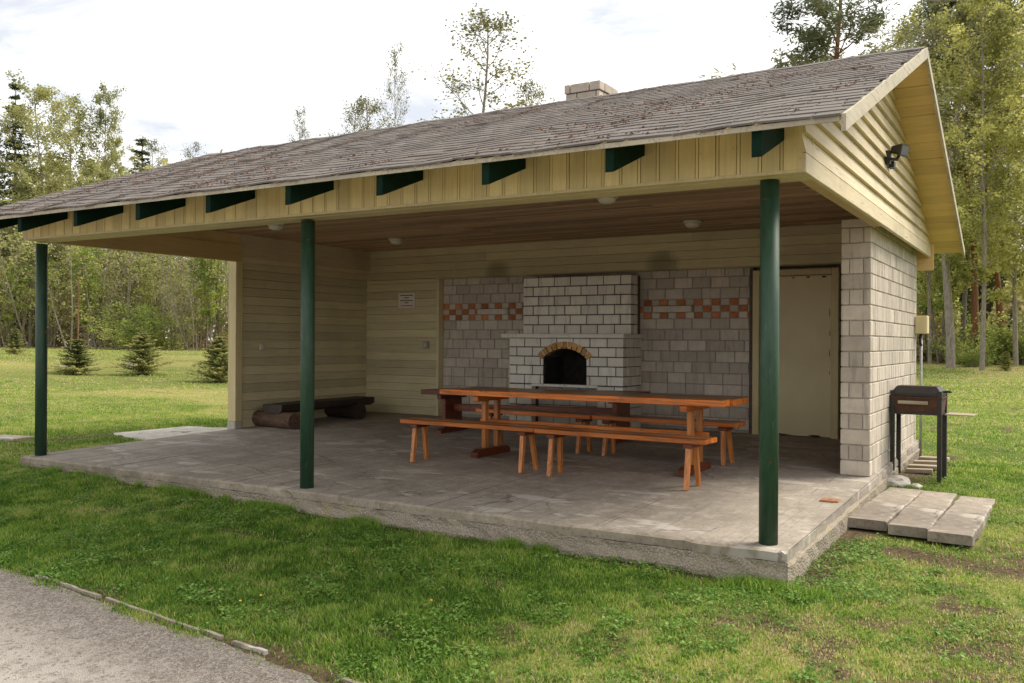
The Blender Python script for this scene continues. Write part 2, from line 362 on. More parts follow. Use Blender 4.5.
# ------------------------------------------------------------------ terrain
CP = [(-8.5, -.3, -.085), (-6, -.3, -.135), (-4, -.3, -.17), (-2, -.3, -.195), (.1, -.3, -.205), (-5, -2.3, -.30), (-2.5, -2.4, -.335), (-1.3, -2.6, -.35),
      (1.6, -5.9, -.38), (0, -3.5, -.37), (3, -3, -.34), (.6, 1.0, -.21), (1.3, 1.7, -.185), (1.3, 3.2, -.15), (.16, 4.2, -.045), (.6, 4.1, -.085), (.55, 4.8, -.06),
      (.4, 6.2, -.05), (3, 1, -.22), (3, 5, -.12), (-9.5, 1, -.035), (-10, 4, -.02), (-12, 0, -.03), (-8.6, 3, -.01), (-26, 12, .2), (-24, 13.3, .2), (-22.5, 14.5, .1),
      (-28, 11, .5), (-4, 6.5, -.04), (-4, 3, -.1), (-1.5, 30, .35), (0, 28, .25), (-4, 20, .05), (8, 12, .05), (-60, 32, .75), (-75, 40, .8), (-50, 50, .75), (-20, 45, .55),
      (10, 40, .5), (30, 30, .4), (-10, -10, -.45), (-40, -12, .0), (20, -15, -.4), (-75, -20, .4), (-15, 30, .35), (-90, 70, .8), (0, 80, .7), (60, 60, .6), (70, 0, .2), (0, -50, -.5), (-60, -60, 0)]
CPA = np.array(CP)
def _U(r2): return np.where(r2 > 1e-12, r2 * np.log(r2 + 1e-12), 0)
_n = len(CPA)
_K = _U(((CPA[:, None, :2] - CPA[None, :, :2]) ** 2).sum(-1)) + np.eye(_n) * .4
_P = np.c_[np.ones(_n), CPA[:, :2]]
_A = np.block([[_K, _P], [_P.T, np.zeros((3, 3))]])
_W = np.linalg.solve(_A, np.r_[CPA[:, 2], np.zeros(3)])
def ground(x, y):
    x = np.atleast_1d(np.asarray(x, float)); y = np.atleast_1d(np.asarray(y, float)); sh = x.shape
    x = x.ravel(); y = y.ravel(); out = np.zeros(len(x))
    for i in range(0, len(x), 20000):
        X = np.c_[x[i:i + 20000], y[i:i + 20000]]
        k = _U(((X[:, None] - CPA[None, :, :2]) ** 2).sum(-1))
        out[i:i + 20000] = k @ _W[:_n] + _W[_n] + X @ _W[_n + 1:]
    d = np.hypot(x - 0, y - 0); w = np.clip((d - 70) / 40, 0, 1)
    out = np.clip(out, -.6, 1.1) * (1 - w) + .6 * w
    return out.reshape(sh)
def gz(x, y): return float(ground(x, y)[0])

def vnoise(x, y, s, seed=0):                # lattice value noise, 0..1
    x = np.asarray(x) * s; y = np.asarray(y) * s
    xi = np.floor(x).astype(np.int64); yi = np.floor(y).astype(np.int64); fx = x - xi; fy = y - yi
    fx = fx * fx * (3 - 2 * fx); fy = fy * fy * (3 - 2 * fy)
    def h(a, b):
        q = (a * 374761393 + b * 668265263 + seed * 982451653) & 0xffffffff
        q = ((q ^ (q >> 13)) * 1274126177) & 0xffffffff
        return ((q ^ (q >> 16)) & 0xffff) / 65535.
    return (h(xi, yi) * (1 - fx) + h(xi + 1, yi) * fx) * (1 - fy) + (h(xi, yi + 1) * (1 - fx) + h(xi + 1, yi + 1) * fx) * fy
def fbm(x, y, s, seed=0, o=4):
    r = 0; a = .5; t = 0
    for i in range(o): r = r + a * vnoise(x, y, s * 2 ** i, seed + i * 17); t += a; a *= .55
    return r / t

def road_edge(x): return -2.31 - .085 * (np.clip(x, -60, 6) + 4.4)
def seg_d(x, y, a, b):
    a = np.array(a); b = np.array(b); d = b - a; t = np.clip(((x - a[0]) * d[0] + (y - a[1]) * d[1]) / (d @ d), 0, 1)
    return np.hypot(x - a[0] - t * d[0], y - a[1] - t * d[1])
SLAB = (-8.45, .165, -.12, 6.25)
def soil(x, y):
    """0 = thick turf, 1 = bare earth"""
    x = np.asarray(x, float); y = np.asarray(y, float)
    n = fbm(x, y, 1.1, 3); n2 = fbm(x, y, 3.1, 9)
    s = np.clip((n2 - .60) * 3.5, 0, .6); fineb = fbm(x, y, 5.5, 19, 3)
    zone = np.clip((x - .3) / .8, 0, 1) * np.clip((4.5 - y) / 3, 0, 1) + .6 * np.clip((x + 1.5) / 1.5, 0, 1) * np.clip((.1 - y) / .8, 0, 1)
    s = np.maximum(s, np.clip((fineb - .47) * 4, 0, .7) * np.clip(zone, 0, 1))
    e = np.where((x > -8.6) & (x < .5), np.clip(1 - np.abs(y + .2) / .13, 0, 1), 0); s = np.maximum(s, e * (.5 + n2 * .5))
    s = np.maximum(s, np.clip(1 - seg_d(x, y, (.22, -.2), (.30, 3.2)) / .28, 0, 1) * (.5 + .8 * n2))
    s = np.maximum(s, np.clip(1 - seg_d(x, y, (.35, 1.3), (1.5, 1.15)) / .42, 0, 1) * (.35 + n2))
    s = np.maximum(s, np.clip(1 - seg_d(x, y, (1.35, 1.2), (2.2, 2.6)) / .55, 0, 1) * 1.5 * n2)
    s = np.maximum(s, np.clip(1 - np.hypot((x - 1.6) / 1.3, (y + .5) / .9), 0, 1) * 1.2 * n2)
    s = np.maximum(s, np.clip(1 - np.hypot((x - .3) / .8, (y + .9) / .6), 0, 1) * 1.3 * n2)
    s = np.maximum(s, np.clip(1 - seg_d(x, y, (-4.75, -.93), (-3.0, -.87)) / .07, 0, 1) * (.2 + n2))
    s = np.maximum(s, np.clip(1 - seg_d(x, y, (.25, 4.1), (.4, 6.3)) / .4, 0, 1) * (.5 + n2))
    s = np.maximum(s, np.clip((road_edge(x) + .16 - y + (n2 - .5) * .6) / .30, 0, .85))
    s = np.maximum(s, np.clip(1 - seg_d(x, y, (-10.5, .3), (-9.2, 3.5)) / .7, 0, 1) * 1.2 * n2)
    return np.clip(s, 0, 1)
def dry(x, y):
    """straw-coloured, sun-worn turf"""
    n = fbm(x, y, .35, 31); n3 = fbm(x, y, 1.3, 41)
    d = np.clip((n - .46) * 2.6, 0, .55) + (n3 - .5) * .5
    right = np.clip((x - .2) / 1.2, 0, 1) * np.clip((6 - y) / 5, 0, 1); d = d + .5 * right + .25 * np.clip((x + 1.2) / 1.2, 0, 1) * np.clip((.2 - y) / 1., 0, 1)
    far = np.clip((np.hypot(x - 1.6, y + 5.9) - 11) / 10, 0, 1); d = d + .30 * far
    front = ((x < .4) & (y < .3) & (x > -9)); d = d - .22 * front
    return np.clip(d, 0, 1)

def axis_pts(a, b, step, lim, gr=1.16):
    core = list(np.arange(a, b + 1e-6, step)); lo = []; hi = []; s = step; p = a
    while p > -lim: s *= gr; p -= s; lo.append(p)
    s = step; p = b
    while p < lim: s *= gr; p += s; hi.append(p)
    return np.array(lo[::-1] + core + hi)
gx = axis_pts(-12, 5, .12, 900); gy = axis_pts(-4.5, 8, .12, 900)
GX, GY = np.meshgrid(gx, gy); GZ = ground(GX, GY)
near = np.clip(1 - np.hypot(GX + 2, GY - 1) / 40, 0, 1)
GZ = GZ + ((fbm(GX, GY, 1.5, 5) - .5) * .05 + (fbm(GX, GY, 6, 8, 2) - .5) * .018) * near - .02
nx, ny = len(gx), len(gy)
idx = np.arange(nx * ny).reshape(ny, nx)
quads = np.stack([idx[:-1, :-1], idx[:-1, 1:], idx[1:, 1:], idx[1:, :-1]], -1).reshape(-1, 4)
def m_ground():
    m, nt, b, _ = newmat('lawn_ground'); N = NT(nt)
    s = N.attr('soil'); d = N.attr('dry'); f = N.noise(26, 5, .7); f2 = N.noise(5, 5, .65)
    gcol = N.mix(N.ramp(f, [(.3, g3(0)), (.7, g3(1))]), (.045, .07, .016), (.12, .165, .034))
    gcol = N.mix(N.math('MULTIPLY', d, .9), gcol, N.mix(f, (.20, .20, .055), (.36, .31, .12)))
    sc = N.mix(N.ramp(f, [(.35, g3(0)), (.7, g3(1))]), (.055, .038, .024), (.16, .115, .07))
    k = N.ramp(N.math('ADD', s, N.math('MULTIPLY_ADD', f2, .5, -.25)), [(.25, g3(0)), (.62, g3(1))])
    c = N.mix(k, gcol, sc)
    N.l(c, b.inputs['Base Color']); b.inputs['Roughness'].default_value = .95; b.inputs['Specular IOR Level'].default_value = .1
    N.l(N.bump(N.math('ADD', f, f2), .7, .03), b.inputs['Normal']); return m
go = fast_mesh('ground', np.c_[GX.ravel(), GY.ravel(), GZ.ravel()], quads, np.full(len(quads), 4), np.full(len(quads), .5), m_ground(), smooth=True)
for nm, fn in (('soil', soil), ('dry', dry)):
    a = go.data.attributes.new(nm, 'FLOAT', 'POINT'); a.data.foreach_set('value', fn(GX, GY).ravel().astype(np.float32))
tag(go, kind='structure')
def surf(x, y):
    x = np.asarray(x, float); y = np.asarray(y, float)
    nr = np.clip(1 - np.hypot(x + 2, y - 1) / 40, 0, 1)
    return ground(x, y) + ((fbm(x, y, 1.5, 5) - .5) * .05 + (fbm(x, y, 6, 8, 2) - .5) * .018) * nr - .02

# gravel road in the corner by the photographer
def m_gravel():
    m, nt, b, _ = newmat('road_gravel'); N = NT(nt)
    v = N.voro(120, out='Color'); vd = N.voro(120); f = N.noise(3, 5, .65); g = N.noise(90, 3, .6)
    sv = N.n('ShaderNodeSeparateColor'); N.l(v, sv.inputs[0])
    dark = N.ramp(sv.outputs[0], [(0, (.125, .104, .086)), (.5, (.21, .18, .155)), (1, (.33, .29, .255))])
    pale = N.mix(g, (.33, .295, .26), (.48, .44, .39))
    w = N.math('ADD', N.attr('worn'), N.math('MULTIPLY_ADD', f, 1.3, -.65))  # paler compacted gravel, with some of its sunlit brightness painted in
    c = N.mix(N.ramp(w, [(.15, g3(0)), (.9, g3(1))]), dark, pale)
    v2 = N.voro(62, out='Color'); s2 = N.n('ShaderNodeSeparateColor'); N.l(v2, s2.inputs[0])
    c = N.mix(N.ramp(s2.outputs[1], [(.86, g3(0)), (.88, g3(.5))]), c, (.36, .325, .29)); c = N.mix(N.ramp(s2.outputs[0], [(.88, g3(0)), (.9, g3(.5))]), c, (.08, .066, .056))
    c = N.mix(N.math('MULTIPLY', N.ramp(N.noise(11, 4, .6), [(.5, g3(0)), (.7, g3(1))]), .45), c, (.10, .075, .05))
    N.l(c, b.inputs['Base Color']); b.inputs['Roughness'].default_value = .95
    N.l(N.bump(N.math('ADD', vd, g), .8, .012), b.inputs['Normal']); return m
rx = np.concatenate([np.arange(-60, -9, 1.), np.arange(-9, 4, .1), np.arange(4, 40, 1.)]); rt = np.concatenate([np.arange(0, 1.6, .1), np.linspace(1.6, 9, 20)])
RX, RT = np.meshgrid(rx, rt)
RY = road_edge(RX) + (fbm(RX, RX * 0 + 3.3, 1.8, 77) - .5) * .07 * (RT < .05) - RT
RZ = surf(RX, RY) + .006 + .010 * np.clip(RT / .3, 0, 1) - .006 * (RT < .05)
ridx = np.arange(RX.size).reshape(RX.shape)
rq = np.stack([ridx[1:, :-1], ridx[1:, 1:], ridx[:-1, 1:], ridx[:-1, :-1]], -1).reshape(-1, 4)
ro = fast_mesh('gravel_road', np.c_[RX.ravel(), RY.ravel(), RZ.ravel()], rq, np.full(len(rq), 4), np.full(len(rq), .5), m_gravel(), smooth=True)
a = ro.data.attributes.new('worn', 'FLOAT', 'POINT'); a.data.foreach_set('value', np.clip((RT - .2) / .75, 0, 1).ravel().astype(np.float32))  # pale worn gravel away from the edge, partly sunlight put into the colour
tag(ro, kind='structure')

# pale concrete edging between road and grass
for i, (a_, b_, lab) in enumerate((((-4.42, -2.29), (-3.62, -2.352), 'pale narrow concrete edging strip at the far left end of the gravel edge'),
                                   ((-3.55, -2.35), (-2.36, -2.452), 'long pale concrete edging strip between gravel and grass, middle piece'),
                                   ((-2.26, -2.455), (-1.98, -2.48), 'short broken chip of pale concrete edging between gravel and grass'),
                                   ((-1.43, -2.52), (-.95, -2.57), 'pale concrete edging strip at the bottom edge of the photo'))):
    b = MB(); n = 10; d = Vector((b_[0] - a_[0], b_[1] - a_[1], 0)); w = Vector((-d.y, d.x, 0)).normalized() * .015
    ring = []
    for k in range(n + 1):
        p = Vector((*a_, 0)) + d * (k / n); z = float(surf(p.x, p.y)) + .019 + random.uniform(-.003, .002); ww = w * random.uniform(.93, 1.05)
        ring.append([(p.x - ww.x, p.y - ww.y, z - .1), (p.x + ww.x, p.y + ww.y, z - .1), (p.x + ww.x * .8, p.y + ww.y * .8, z), (p.x - ww.x * .8, p.y - ww.y * .8, z)])
    for k in range(n): b.add(ring[k] + ring[k + 1], [(0, 1, 5, 4), (1, 2, 6, 5), (2, 3, 7, 6), (3, 0, 4, 7)])
    b.add(ring[0], [(3, 2, 1, 0)]); b.add(ring[-1], [(0, 1, 2, 3)])
    tag(b.build('edging_strip', M['paver']), lab, 'kerb', 'concrete edging along the gravel road')

# ------------------------------------------------------------------ the pavilion
B = empty('picnic_pavilion', (0, 0, 0), 0, 'yellow open-fronted picnic pavilion with green posts and brown shingle roof', 'pavilion')
def fz(y): return SL * y                    # floor height at depth y
# floor slab: top layer and rougher foundation
XL, XR, Y0, YB = -8.37, .165, -.115, 6.2
b = MB(); nseg = 110
top = []
for i in range(nseg + 1):
    x = XL + (XR - XL) * i / nseg
    top.append((x, Y0 + .05 * (mnoise.noise((x * 1.7, 0, 0))) * .6 + random.uniform(-.008, .010) + (.03 if random.random() < .14 else 0)))
for i in range(nseg):
    (xa, ya), (xb, yb) = top[i], top[i + 1]
    cz = random.uniform(-.004, .0)
    b.add([(xa, ya + .03, fz(ya) + cz), (xb, yb + .03, fz(yb) + cz), (xb, YB, fz(YB)), (xa, YB, fz(YB)), (xa, ya, -.018), (xb, yb, -.018), (xa, ya + .004, -.075), (xb, yb + .004, -.075)],
          [(0, 1, 2, 3)])
    b.add([(xa, ya + .03, fz(ya) + cz), (xb, yb + .03, fz(yb) + cz), (xa, ya, -.018), (xb, yb, -.018), (xa, ya + .004, -.075), (xb, yb + .004, -.075)], [(2, 3, 1, 0), (4, 5, 3, 2)], .5, 1)
ns2 = 40; sd = []
for i in range(ns2 + 1):
    y = Y0 + (YB - Y0) * i / ns2; sd.append((XR + random.uniform(-.014, .008), y))
for i in range(ns2):
    (xa, ya), (xb, yb) = sd[i], sd[i + 1]
    b.add([(xa - .03, ya, fz(ya) - .001), (xb - .03, yb, fz(yb) - .001), (xb, yb, fz(yb) - .02), (xa, ya, fz(ya) - .02), (xb, yb, fz(yb) - .08), (xa, ya, fz(ya) - .08)], [(0, 3, 2, 1), (3, 5, 4, 2)])
b.box(XL, XL + .02, Y0, YB, -.075, -.001)
slab = b.build('floor_slab', [M['slab'], M['lip']], B)
b = MB(); rng2 = random.Random(3)
nr = 90; rows = [-.072, -.12, -.18, -.45]
grid = [[(XL - .01 + (XR - XL + .02) * i / nr, Y0 - .004 - rng2.uniform(0, .02) - (.035 if r > 1 else 0) * rng2.random(), z) for i in range(nr + 1)] for r, z in enumerate(rows)]
for r in range(3):
    for i in range(nr): b.add([grid[r][i], grid[r + 1][i], grid[r + 1][i + 1], grid[r][i + 1]], [(0, 1, 2, 3)])
nr2 = 50
grid = [[(XR + (-.03 if r == 0 else .0 + rng2.uniform(0, .02)), Y0 - .01 + (YB - Y0) * i / nr2, z + .015 + fz(YB * i / nr2)) for i in range(nr2 + 1)] for r, z in enumerate([-.075, -.12, -.2, -.6])]
for r in range(3):
    for i in range(nr2): b.add([grid[r][i], grid[r + 1][i], grid[r + 1][i + 1], grid[r][i + 1]], [(0, 1, 2, 3)])
b.box(XL - .01, XL + .03, Y0 + .01, YB, -.45, -.07); b.box(XL, XR, YB - .02, YB, -.45, .1)
b.box(XL, XR - .02, Y0 + .02, Y0 + .06, -.078, -.070)
b.build('slab_foundation', M['aggregate'], slab)
b = MB(); b.cbox(-.03, .12, 1.66, 1.80, fz(1.7) - .03, fz(1.7) + .012, .006)
b.box(.03, .06, 1.71, 1.75, fz(1.7) + .0121, fz(1.7) + .014, .0); b.build('inset_brick', m_block('worn_orange_brick', (.26, .11, .05), (.36, .18, .09), .3, False), slab)
# posts
for px in (-8.27, -4.15, 0.):
    b = MB(); r = .062
    b.tube([(px, .055, -.01), (px, .055, 1.2), (px - .004, .055, 2.40)], r, 24)
    b.build('post', M['green'], B, True)
# front fascia of upright boards
def zb(x): return 2.405 + .0033 * -x
EY, EZ, RY, RZ, BY, BZ = -.65, 2.58, 2.905, 3.95, 6.72, 2.48    # eave, ridge, back eave (underside of the deck)
SF, SB = (RZ - EZ) / (RY - EY), (RZ - BZ) / (BY - RY)
def roofz(x, y): return EZ + (y - EY) * SF if y <= RY else RZ - (y - RY) * SB
b = MB(); x = .249; fx0, fx1 = -8.31, .249; bead = False
while x > fx0 + .02:
    w = .118 if not bead else .022; w += random.uniform(-.003, .003); bead = not bead; xa = max(fx0, x - w); t = random.random(); d = random.uniform(0, .004)
    b.hexa([(xa + .0022, -.12 - d, zb(xa) + .02), (x - .0022, -.12 - d, zb(x) + .02), (x - .004, -.095, zb(x) + .02), (xa + .004, -.095, zb(xa) + .02),
            (xa + .0022, -.12 - d, roofz(xa, -.12) - .004), (x - .0022, -.12 - d, roofz(x, -.12) - .004), (x - .004, -.095, roofz(x, -.095) - .004), (xa + .004, -.095, roofz(xa, -.095) - .004)], t)
    x -= w
fas = b.build('fascia', M['fascia'], B)
b = MB()
b.hexa([(fx0, -.10, zb(fx0) + .03), (fx1, -.10, zb(fx1) + .03), (fx1, -.07, zb(fx1) + .03), (fx0, -.07, zb(fx0) + .03),
        (fx0, -.10, 2.75), (fx1, -.10, 2.75), (fx1, -.07, 2.75), (fx0, -.07, 2.75)], .1)
for (ya, yb_, za, zc) in ((-.127, -.03, 0, .022), (-.03, .17, -.004, .05)):
    b.hexa([(fx0, ya, zb(fx0) + za), (fx1, ya, zb(fx1) + za), (fx1, yb_, zb(fx1) + za), (fx0, yb_, zb(fx0) + za),
            (fx0, ya, zb(fx0) + zc), (fx1, ya, zb(fx1) + zc), (fx1, yb_, zb(fx1) + zc), (fx0, yb_, zb(fx0) + zc)], .45)
b.hexa([(fx0, .15, zb(fx0) + .05), (fx1, .15, zb(fx1) + .05), (fx1, .17, zb(fx1) + .05), (fx0, .17, zb(fx0) + .05), (fx0, .15, 2.83), (fx1, .15, 2.83), (fx1, .17, 2.83), (fx0, .17, 2.83)], .3)
b.build('fascia_beam', M['trim'], fas)
# rafter tails, one metre apart
for k in range(10):
    xc = .105 - .955 * k
    b = MB(); w = .03; f = lambda y: roofz(xc, y) - .003
    poly = [(-.63, f(-.63) - .162), (-.63, f(-.63)), (-.122, f(-.122)), (-.122, f(-.122) - .162)]
    if xc < fx0: poly = [(-.63, f(-.63) - .162), (-.63, f(-.63)), (2.85, f(2.85)), (2.85, f(2.85) - .162)]
    b.prism(poly, 0, xc - w, xc + w, random.random()); b.build('rafter_tail', M['dark_green'], B)
# roof: shingle courses on a board deck, slightly sagging between the rafters
RX0, RX1 = -8.86, .602
ncourse = 25; nxs = 118
def sag(x, y): return .0055 * math.cos(2 * math.pi * (x - .065)) * (1 + 1.1 * max(0, -x - 3.5) / 4) + .006 * (mnoise.noise((x * .5, y * .6, 3.1)))
b = MB(); rs = random.Random(5)
def course(front):
    L = RY - EY if front else BY - RY
    n = ncourse if front else 24
    for c in range(n):
        y0 = EY - .025 + (L + .025) * c / n if front else BY + .025 - (L + .025) * c / n
        y1 = EY - .025 + (L + .025) * (c + 1) / n if front else BY + .025 - (L + .025) * (c + 1) / n
        x = RX0 - rs.uniform(0, .3)
        while x < RX1:
            w = rs.choice((.165, .165, .17, .33)); xa = max(RX0, x); xb = min(RX1, x + w - .011); x += w
            if xb - xa < .03: continue
            j = rs.uniform(-.010, .010) if c else rs.uniform(-.006, .008); lift = .011; t = min(1, max(0, rs.gauss(.5, .13)))
            sgn = 1 if front else -1
            ps = []
            cu = [rs.uniform(-.002, .002) + (.006 if rs.random() < .04 else 0) for _ in (0, 1)]
            for (xx, yy, up) in ((xa, y0 + j * sgn, lift + cu[0]), (xb, y0 + (j + rs.uniform(-.006, .006)) * sgn, lift + cu[1]), (xb, y1 + .012 * sgn, .004), (xa, y1 + .012 * sgn, .004)):
                ps.append((xx, yy, roofz(xx, yy) + .038 + up + sag(xx, yy)))
            q = [(p[0], p[1], p[2] - .014) for p in ps[:2]]
            f = [(0, 1, 2, 3), (4, 5, 1, 0), (4, 0, 3), (1, 5, 2)]
            if not front: f = [t_[::-1] for t_ in f]
            b.add(ps + q, f, t)
course(True); course(False)
x = RX0
while x < RX1 - .05:                        # ridge caps
    xb = min(RX1, x + .27); t = rs.gauss(.5, .2)
    for s_, yy in ((-1, RY - .12), (1, RY + .12)):
        b.add([(x, yy, roofz(x, yy) + .047 + sag(x, yy)), (xb, yy, roofz(xb, yy) + .050 + sag(xb, yy)), (xb, RY, roofz(xb, RY) + .054 + sag(xb, RY)), (x, RY, roofz(x, RY) + .050 + sag(x, RY))], [(0, 1, 2, 3) if s_ < 0 else (3, 2, 1, 0)], t)
    x = xb - .01
roof = b.build('roof', M['shingle'], B)
b = MB()                                    # deck boards run along the building
for front, n in ((True, 27), (False, 25)):
    for c in range(n):
        L = RY - EY if front else BY - RY; s_ = 1 if front else -1; e = EY if front else BY
        ya = e + s_ * L * c / n; yb2 = e + s_ * (L * (c + 1) / n - random.choice((.003, .005, .008, .014)))
        dz = random.uniform(-.003, .002); t = random.random()
        pts = []
        for z_ in (dz, .022):
            pts += [(RX0 + .012, ya, roofz(RX0, ya) + z_), (RX1 - .012, ya, roofz(RX1, ya) + z_), (RX1 - .012, yb2, roofz(RX1, yb2) + z_), (RX0 + .012, yb2, roofz(RX0, yb2) + z_)]
        b.hexa(pts, t)
b.build('roof_deck', M['soffit'], roof)
b = MB(); n = 30
for k in range(n):
    xa = RX0 + .02 + (RX1 - RX0 - .04) * k / n; xb = RX0 + .02 + (RX1 - RX0 - .04) * (k + 1) / n; z = roofz(0, EY)
    b.box(xa, xb - (.001 if k % 5 == 4 else 0), EY - .011, EY - .0005, z - .008, z + .024, random.uniform(.2, .6))
b.build('eave_board', M['rake'], roof)
for xx, sd_ in ((RX1, 1), (RX0, -1)):      # rake boards
    for (ya, yb2) in ((EY - .012, RY), (RY, BY + .01)):
        b = MB(); n = 24
        for k in range(n):
            p = ya + (yb2 - ya) * k / n; q = ya + (yb2 - ya) * (k + 1) / n; x0, x1 = (xx - .012, xx + .014) if sd_ > 0 else (xx - .014, xx + .012)
            h = .062 if yb2 < RY + .1 else .045
            b.hexa([(x0, p, roofz(xx, p) - h), (x1, p, roofz(xx, p) - h), (x1, q, roofz(xx, q) - h), (x0, q, roofz(xx, q) - h),
                    (x0, p, roofz(xx, p) + .036), (x1, p, roofz(xx, p) + .036), (x1, q, roofz(xx, q) + .036), (x0, q, roofz(xx, q) + .036)])
        b.build('rake_board', M['rake'], roof)
# roof debris
b = MB(); rs = random.Random(11)
for i in range(5200):
    x = rs.uniform(RX0 + .1, RX1 - .1); y = rs.uniform(EY + .05, RY - .05); k = vnoise(np.array([x]), np.array([y]), .8, 5)[0]; k2 = vnoise(np.array([x]), np.array([y]), 3, 15)[0]
    if k * .5 + k2 * .55 + (.10 if x < -4.5 else 0) + (.08 if y < .7 else .0) + (.14 if abs(y - 1.1 - .12 * (x + 7)) < .14 and x < -5 else 0) < .64: continue
    r = rs.choice((.006, .007, .009, .015)) * rs.uniform(.7, 1.3); n = 6; z = roofz(x, y) + .054 + sag(x, y); sl = .385
    ring = [(x + r * rs.uniform(.6, 1.4) * math.cos(6.283 * a_ / n), y + r * .8 * rs.uniform(.6, 1.4) * math.sin(6.283 * a_ / n)) for a_ in range(n)]
    vs = [(p, q, z + (q - y) * sl - .006) for p, q in ring] + [(x, y, z + r * .35)]
    b.add(vs, [(a_, (a_ + 1) % n, n) for a_ in range(n)], rs.random())
tag(b.build('leaf_litter', M['moss'], None), kind='stuff')
# gable walls with lapped boards
def yl(z, x): return max(-.118, (z + .006 - EZ) / SF + EY)
def yr(z, x): return min(6.30, RY + (RZ - z - .006) / SB)
for gx_, sd_ in ((.235, 1), (-8.30, -1)):
    b = MB(); z = 2.53; top_ = RZ - .03; first = True
    while z < top_:
        z1 = min(z + .122, top_); t = random.random(); o1, o0 = .036 * sd_, .006 * sd_
        q = [(gx_, yl(z, gx_), z), (gx_ + o1, yl(z, gx_), z), (gx_ + o1, yr(z, gx_), z), (gx_, yr(z, gx_), z)]
        q2 = [(gx_, yl(z1, gx_), z1), (gx_ + o0, yl(z1, gx_), z1), (gx_ + o0, yr(z1, gx_), z1), (gx_, yr(z1, gx_), z1)]
        b.hexa(q + q2, t); z = z1 + .008
    
    pg = [(yl(2.5, 0), 2.5), (yr(2.5, 0), 2.5), (RY + .03, RZ - .02), (RY - .03, RZ - .02), (-.115, EZ + (-.115 - EY) * SF - .02)]
    b.prism(pg, 0, min(gx_ - .019 * sd_, gx_ + .003 * sd_), max(gx_ - .019 * sd_, gx_ + .003 * sd_), .1)
    gw = b.build('gable_wall', M['gable'], B)
    b = MB(); zlo = 2.403 if sd_ > 0 else 2.432
    b.cbox(min(gx_, gx_ + .036 * sd_), max(gx_, gx_ + .036 * sd_), -.122, 6.32, zlo, 2.528, .004, .6)
    b.build('gable_trim', M['gable'], gw)
b = MB(); b.cbox(.06, .30, 6.33, 6.36, 2.24, 2.56, .004, .5); b.build('back_fascia', M['soffit'], B)
# beam along the open left side
b = MB(); b.box(-8.298, -8.22, .18, 2.93, 2.425, 2.66, .4); b.box(-8.298, -8.25, .18, 2.93, 2.662, 2.82, .7)
b.build('side_beam', M['beam'], B)
b = MB(); b.box(.13, .232, .18, 3.07, 2.425, 2.54, .4); b.box(.16, .232, .18, 6.1, 2.542, 2.81, .7); b.build('side_beam', M['beam'], B)
# ceiling boards
b = MB(); y = .175; rs = random.Random(21)
while y < 5.79:
    y1 = min(y + .098, 5.79); x = -8.30
    while x < .155:
        x1 = min(.155, x + rs.uniform(2.2, 4.5)); b.box(x, x1 - .003, y, y1 - rs.choice((.003, .004, .007)), 2.822 - rs.uniform(0, .004), 2.845, rs.random()); x = x1
    y = y1
b.box(-8.3, .155, .176, 5.79, 2.8455, 2.855, 0)  # unseen sheet added above the boards, stops light leaking through their gaps
ceil = b.build('ceiling', M['ceiling'], B)
b = MB(); b.tube([(-.19, 2.55, 2.82), (-.19, 2.55, 2.75), (-.22, 2.53, 2.70), (-.26, 2.52, 2.68), (-.28, 2.52, 2.705)], .008, 6); b.build('loose_wire', M['grey_plastic'], ceil, True)
# walls ------------------------------------------------------------
D = 5.80
def lap_rows(b, z0, z1, make, h=.125, seed=1):
    r = random.Random(seed); z = z0
    while z < z1 - .01:
        zn = min(z + h, z1); make(z, zn - .0005, r); z = zn
b = MB()
def mk(xa, xb):
    def f(z, zn, r):
        x = xa
        while x < xb - .01:
            x1 = xb if xb - x < 2.6 else x + r.uniform(1.6, 2.6)
            b.hexa([(x, D - .018, z + .004), (x1 - .002, D - .018, z + .004), (x1 - .002, D + .06, z + .003), (x, D + .06, z + .003), (x, D - .006, zn), (x1 - .002, D - .006, zn), (x1 - .002, D + .06, zn), (x, D + .06, zn)], r.random()); x = x1
    return f
lap_rows(b, fz(D), 2.330, mk(-8.36, -6.90), .1257, 3)
lap_rows(b, 2.332, 2.82, mk(-8.36, -.15), .122, 4)
b.box(-6.898, -6.85, D - .026, D + .12, fz(D), 2.331, .8)
b.box(-6.85, -.15, D - .0, D + .12, 2.322, 2.3315, .3)
bw = b.build('back_siding_wall', M['siding_back'], B)
b = MB(); b.box(-8.5, .12, 6.20, 6.24, -.3, 2.62); b.build('rear_wall', M['block'], B)
LX = -8.37
b = MB()
def mkL(z, zn, r):
    q = [(LX + .019, 3.06, z + .004), (LX - .05, 3.06, z + .004), (LX - .05, D, z + .004), (LX + .019, D, z + .004), (LX + .004, 3.06, zn), (LX - .05, 3.06, zn), (LX - .05, D, zn), (LX + .004, D, zn)]
    b.hexa(q, r.random())
lap_rows(b, fz(3.0), 2.82, mkL, .1257, 9)
b.box(-8.5, LX - .05, 3.06, 6.05, -.1, 2.82, .5)
lw = b.build('left_siding_wall', M['siding_left'], B)
b = MB(); b.cbox(-8.485, -8.325, 2.935, 3.058, fz(3) + .10, 2.82, .006, .7); cp = b.build('corner_post', M['trim'], B)
b = MB(); b.cbox(-8.49, -8.33, 2.93, 3.058, fz(3) - .05, fz(3) + .098, .008); b.build('concrete_foot', M['white_stone'], cp)

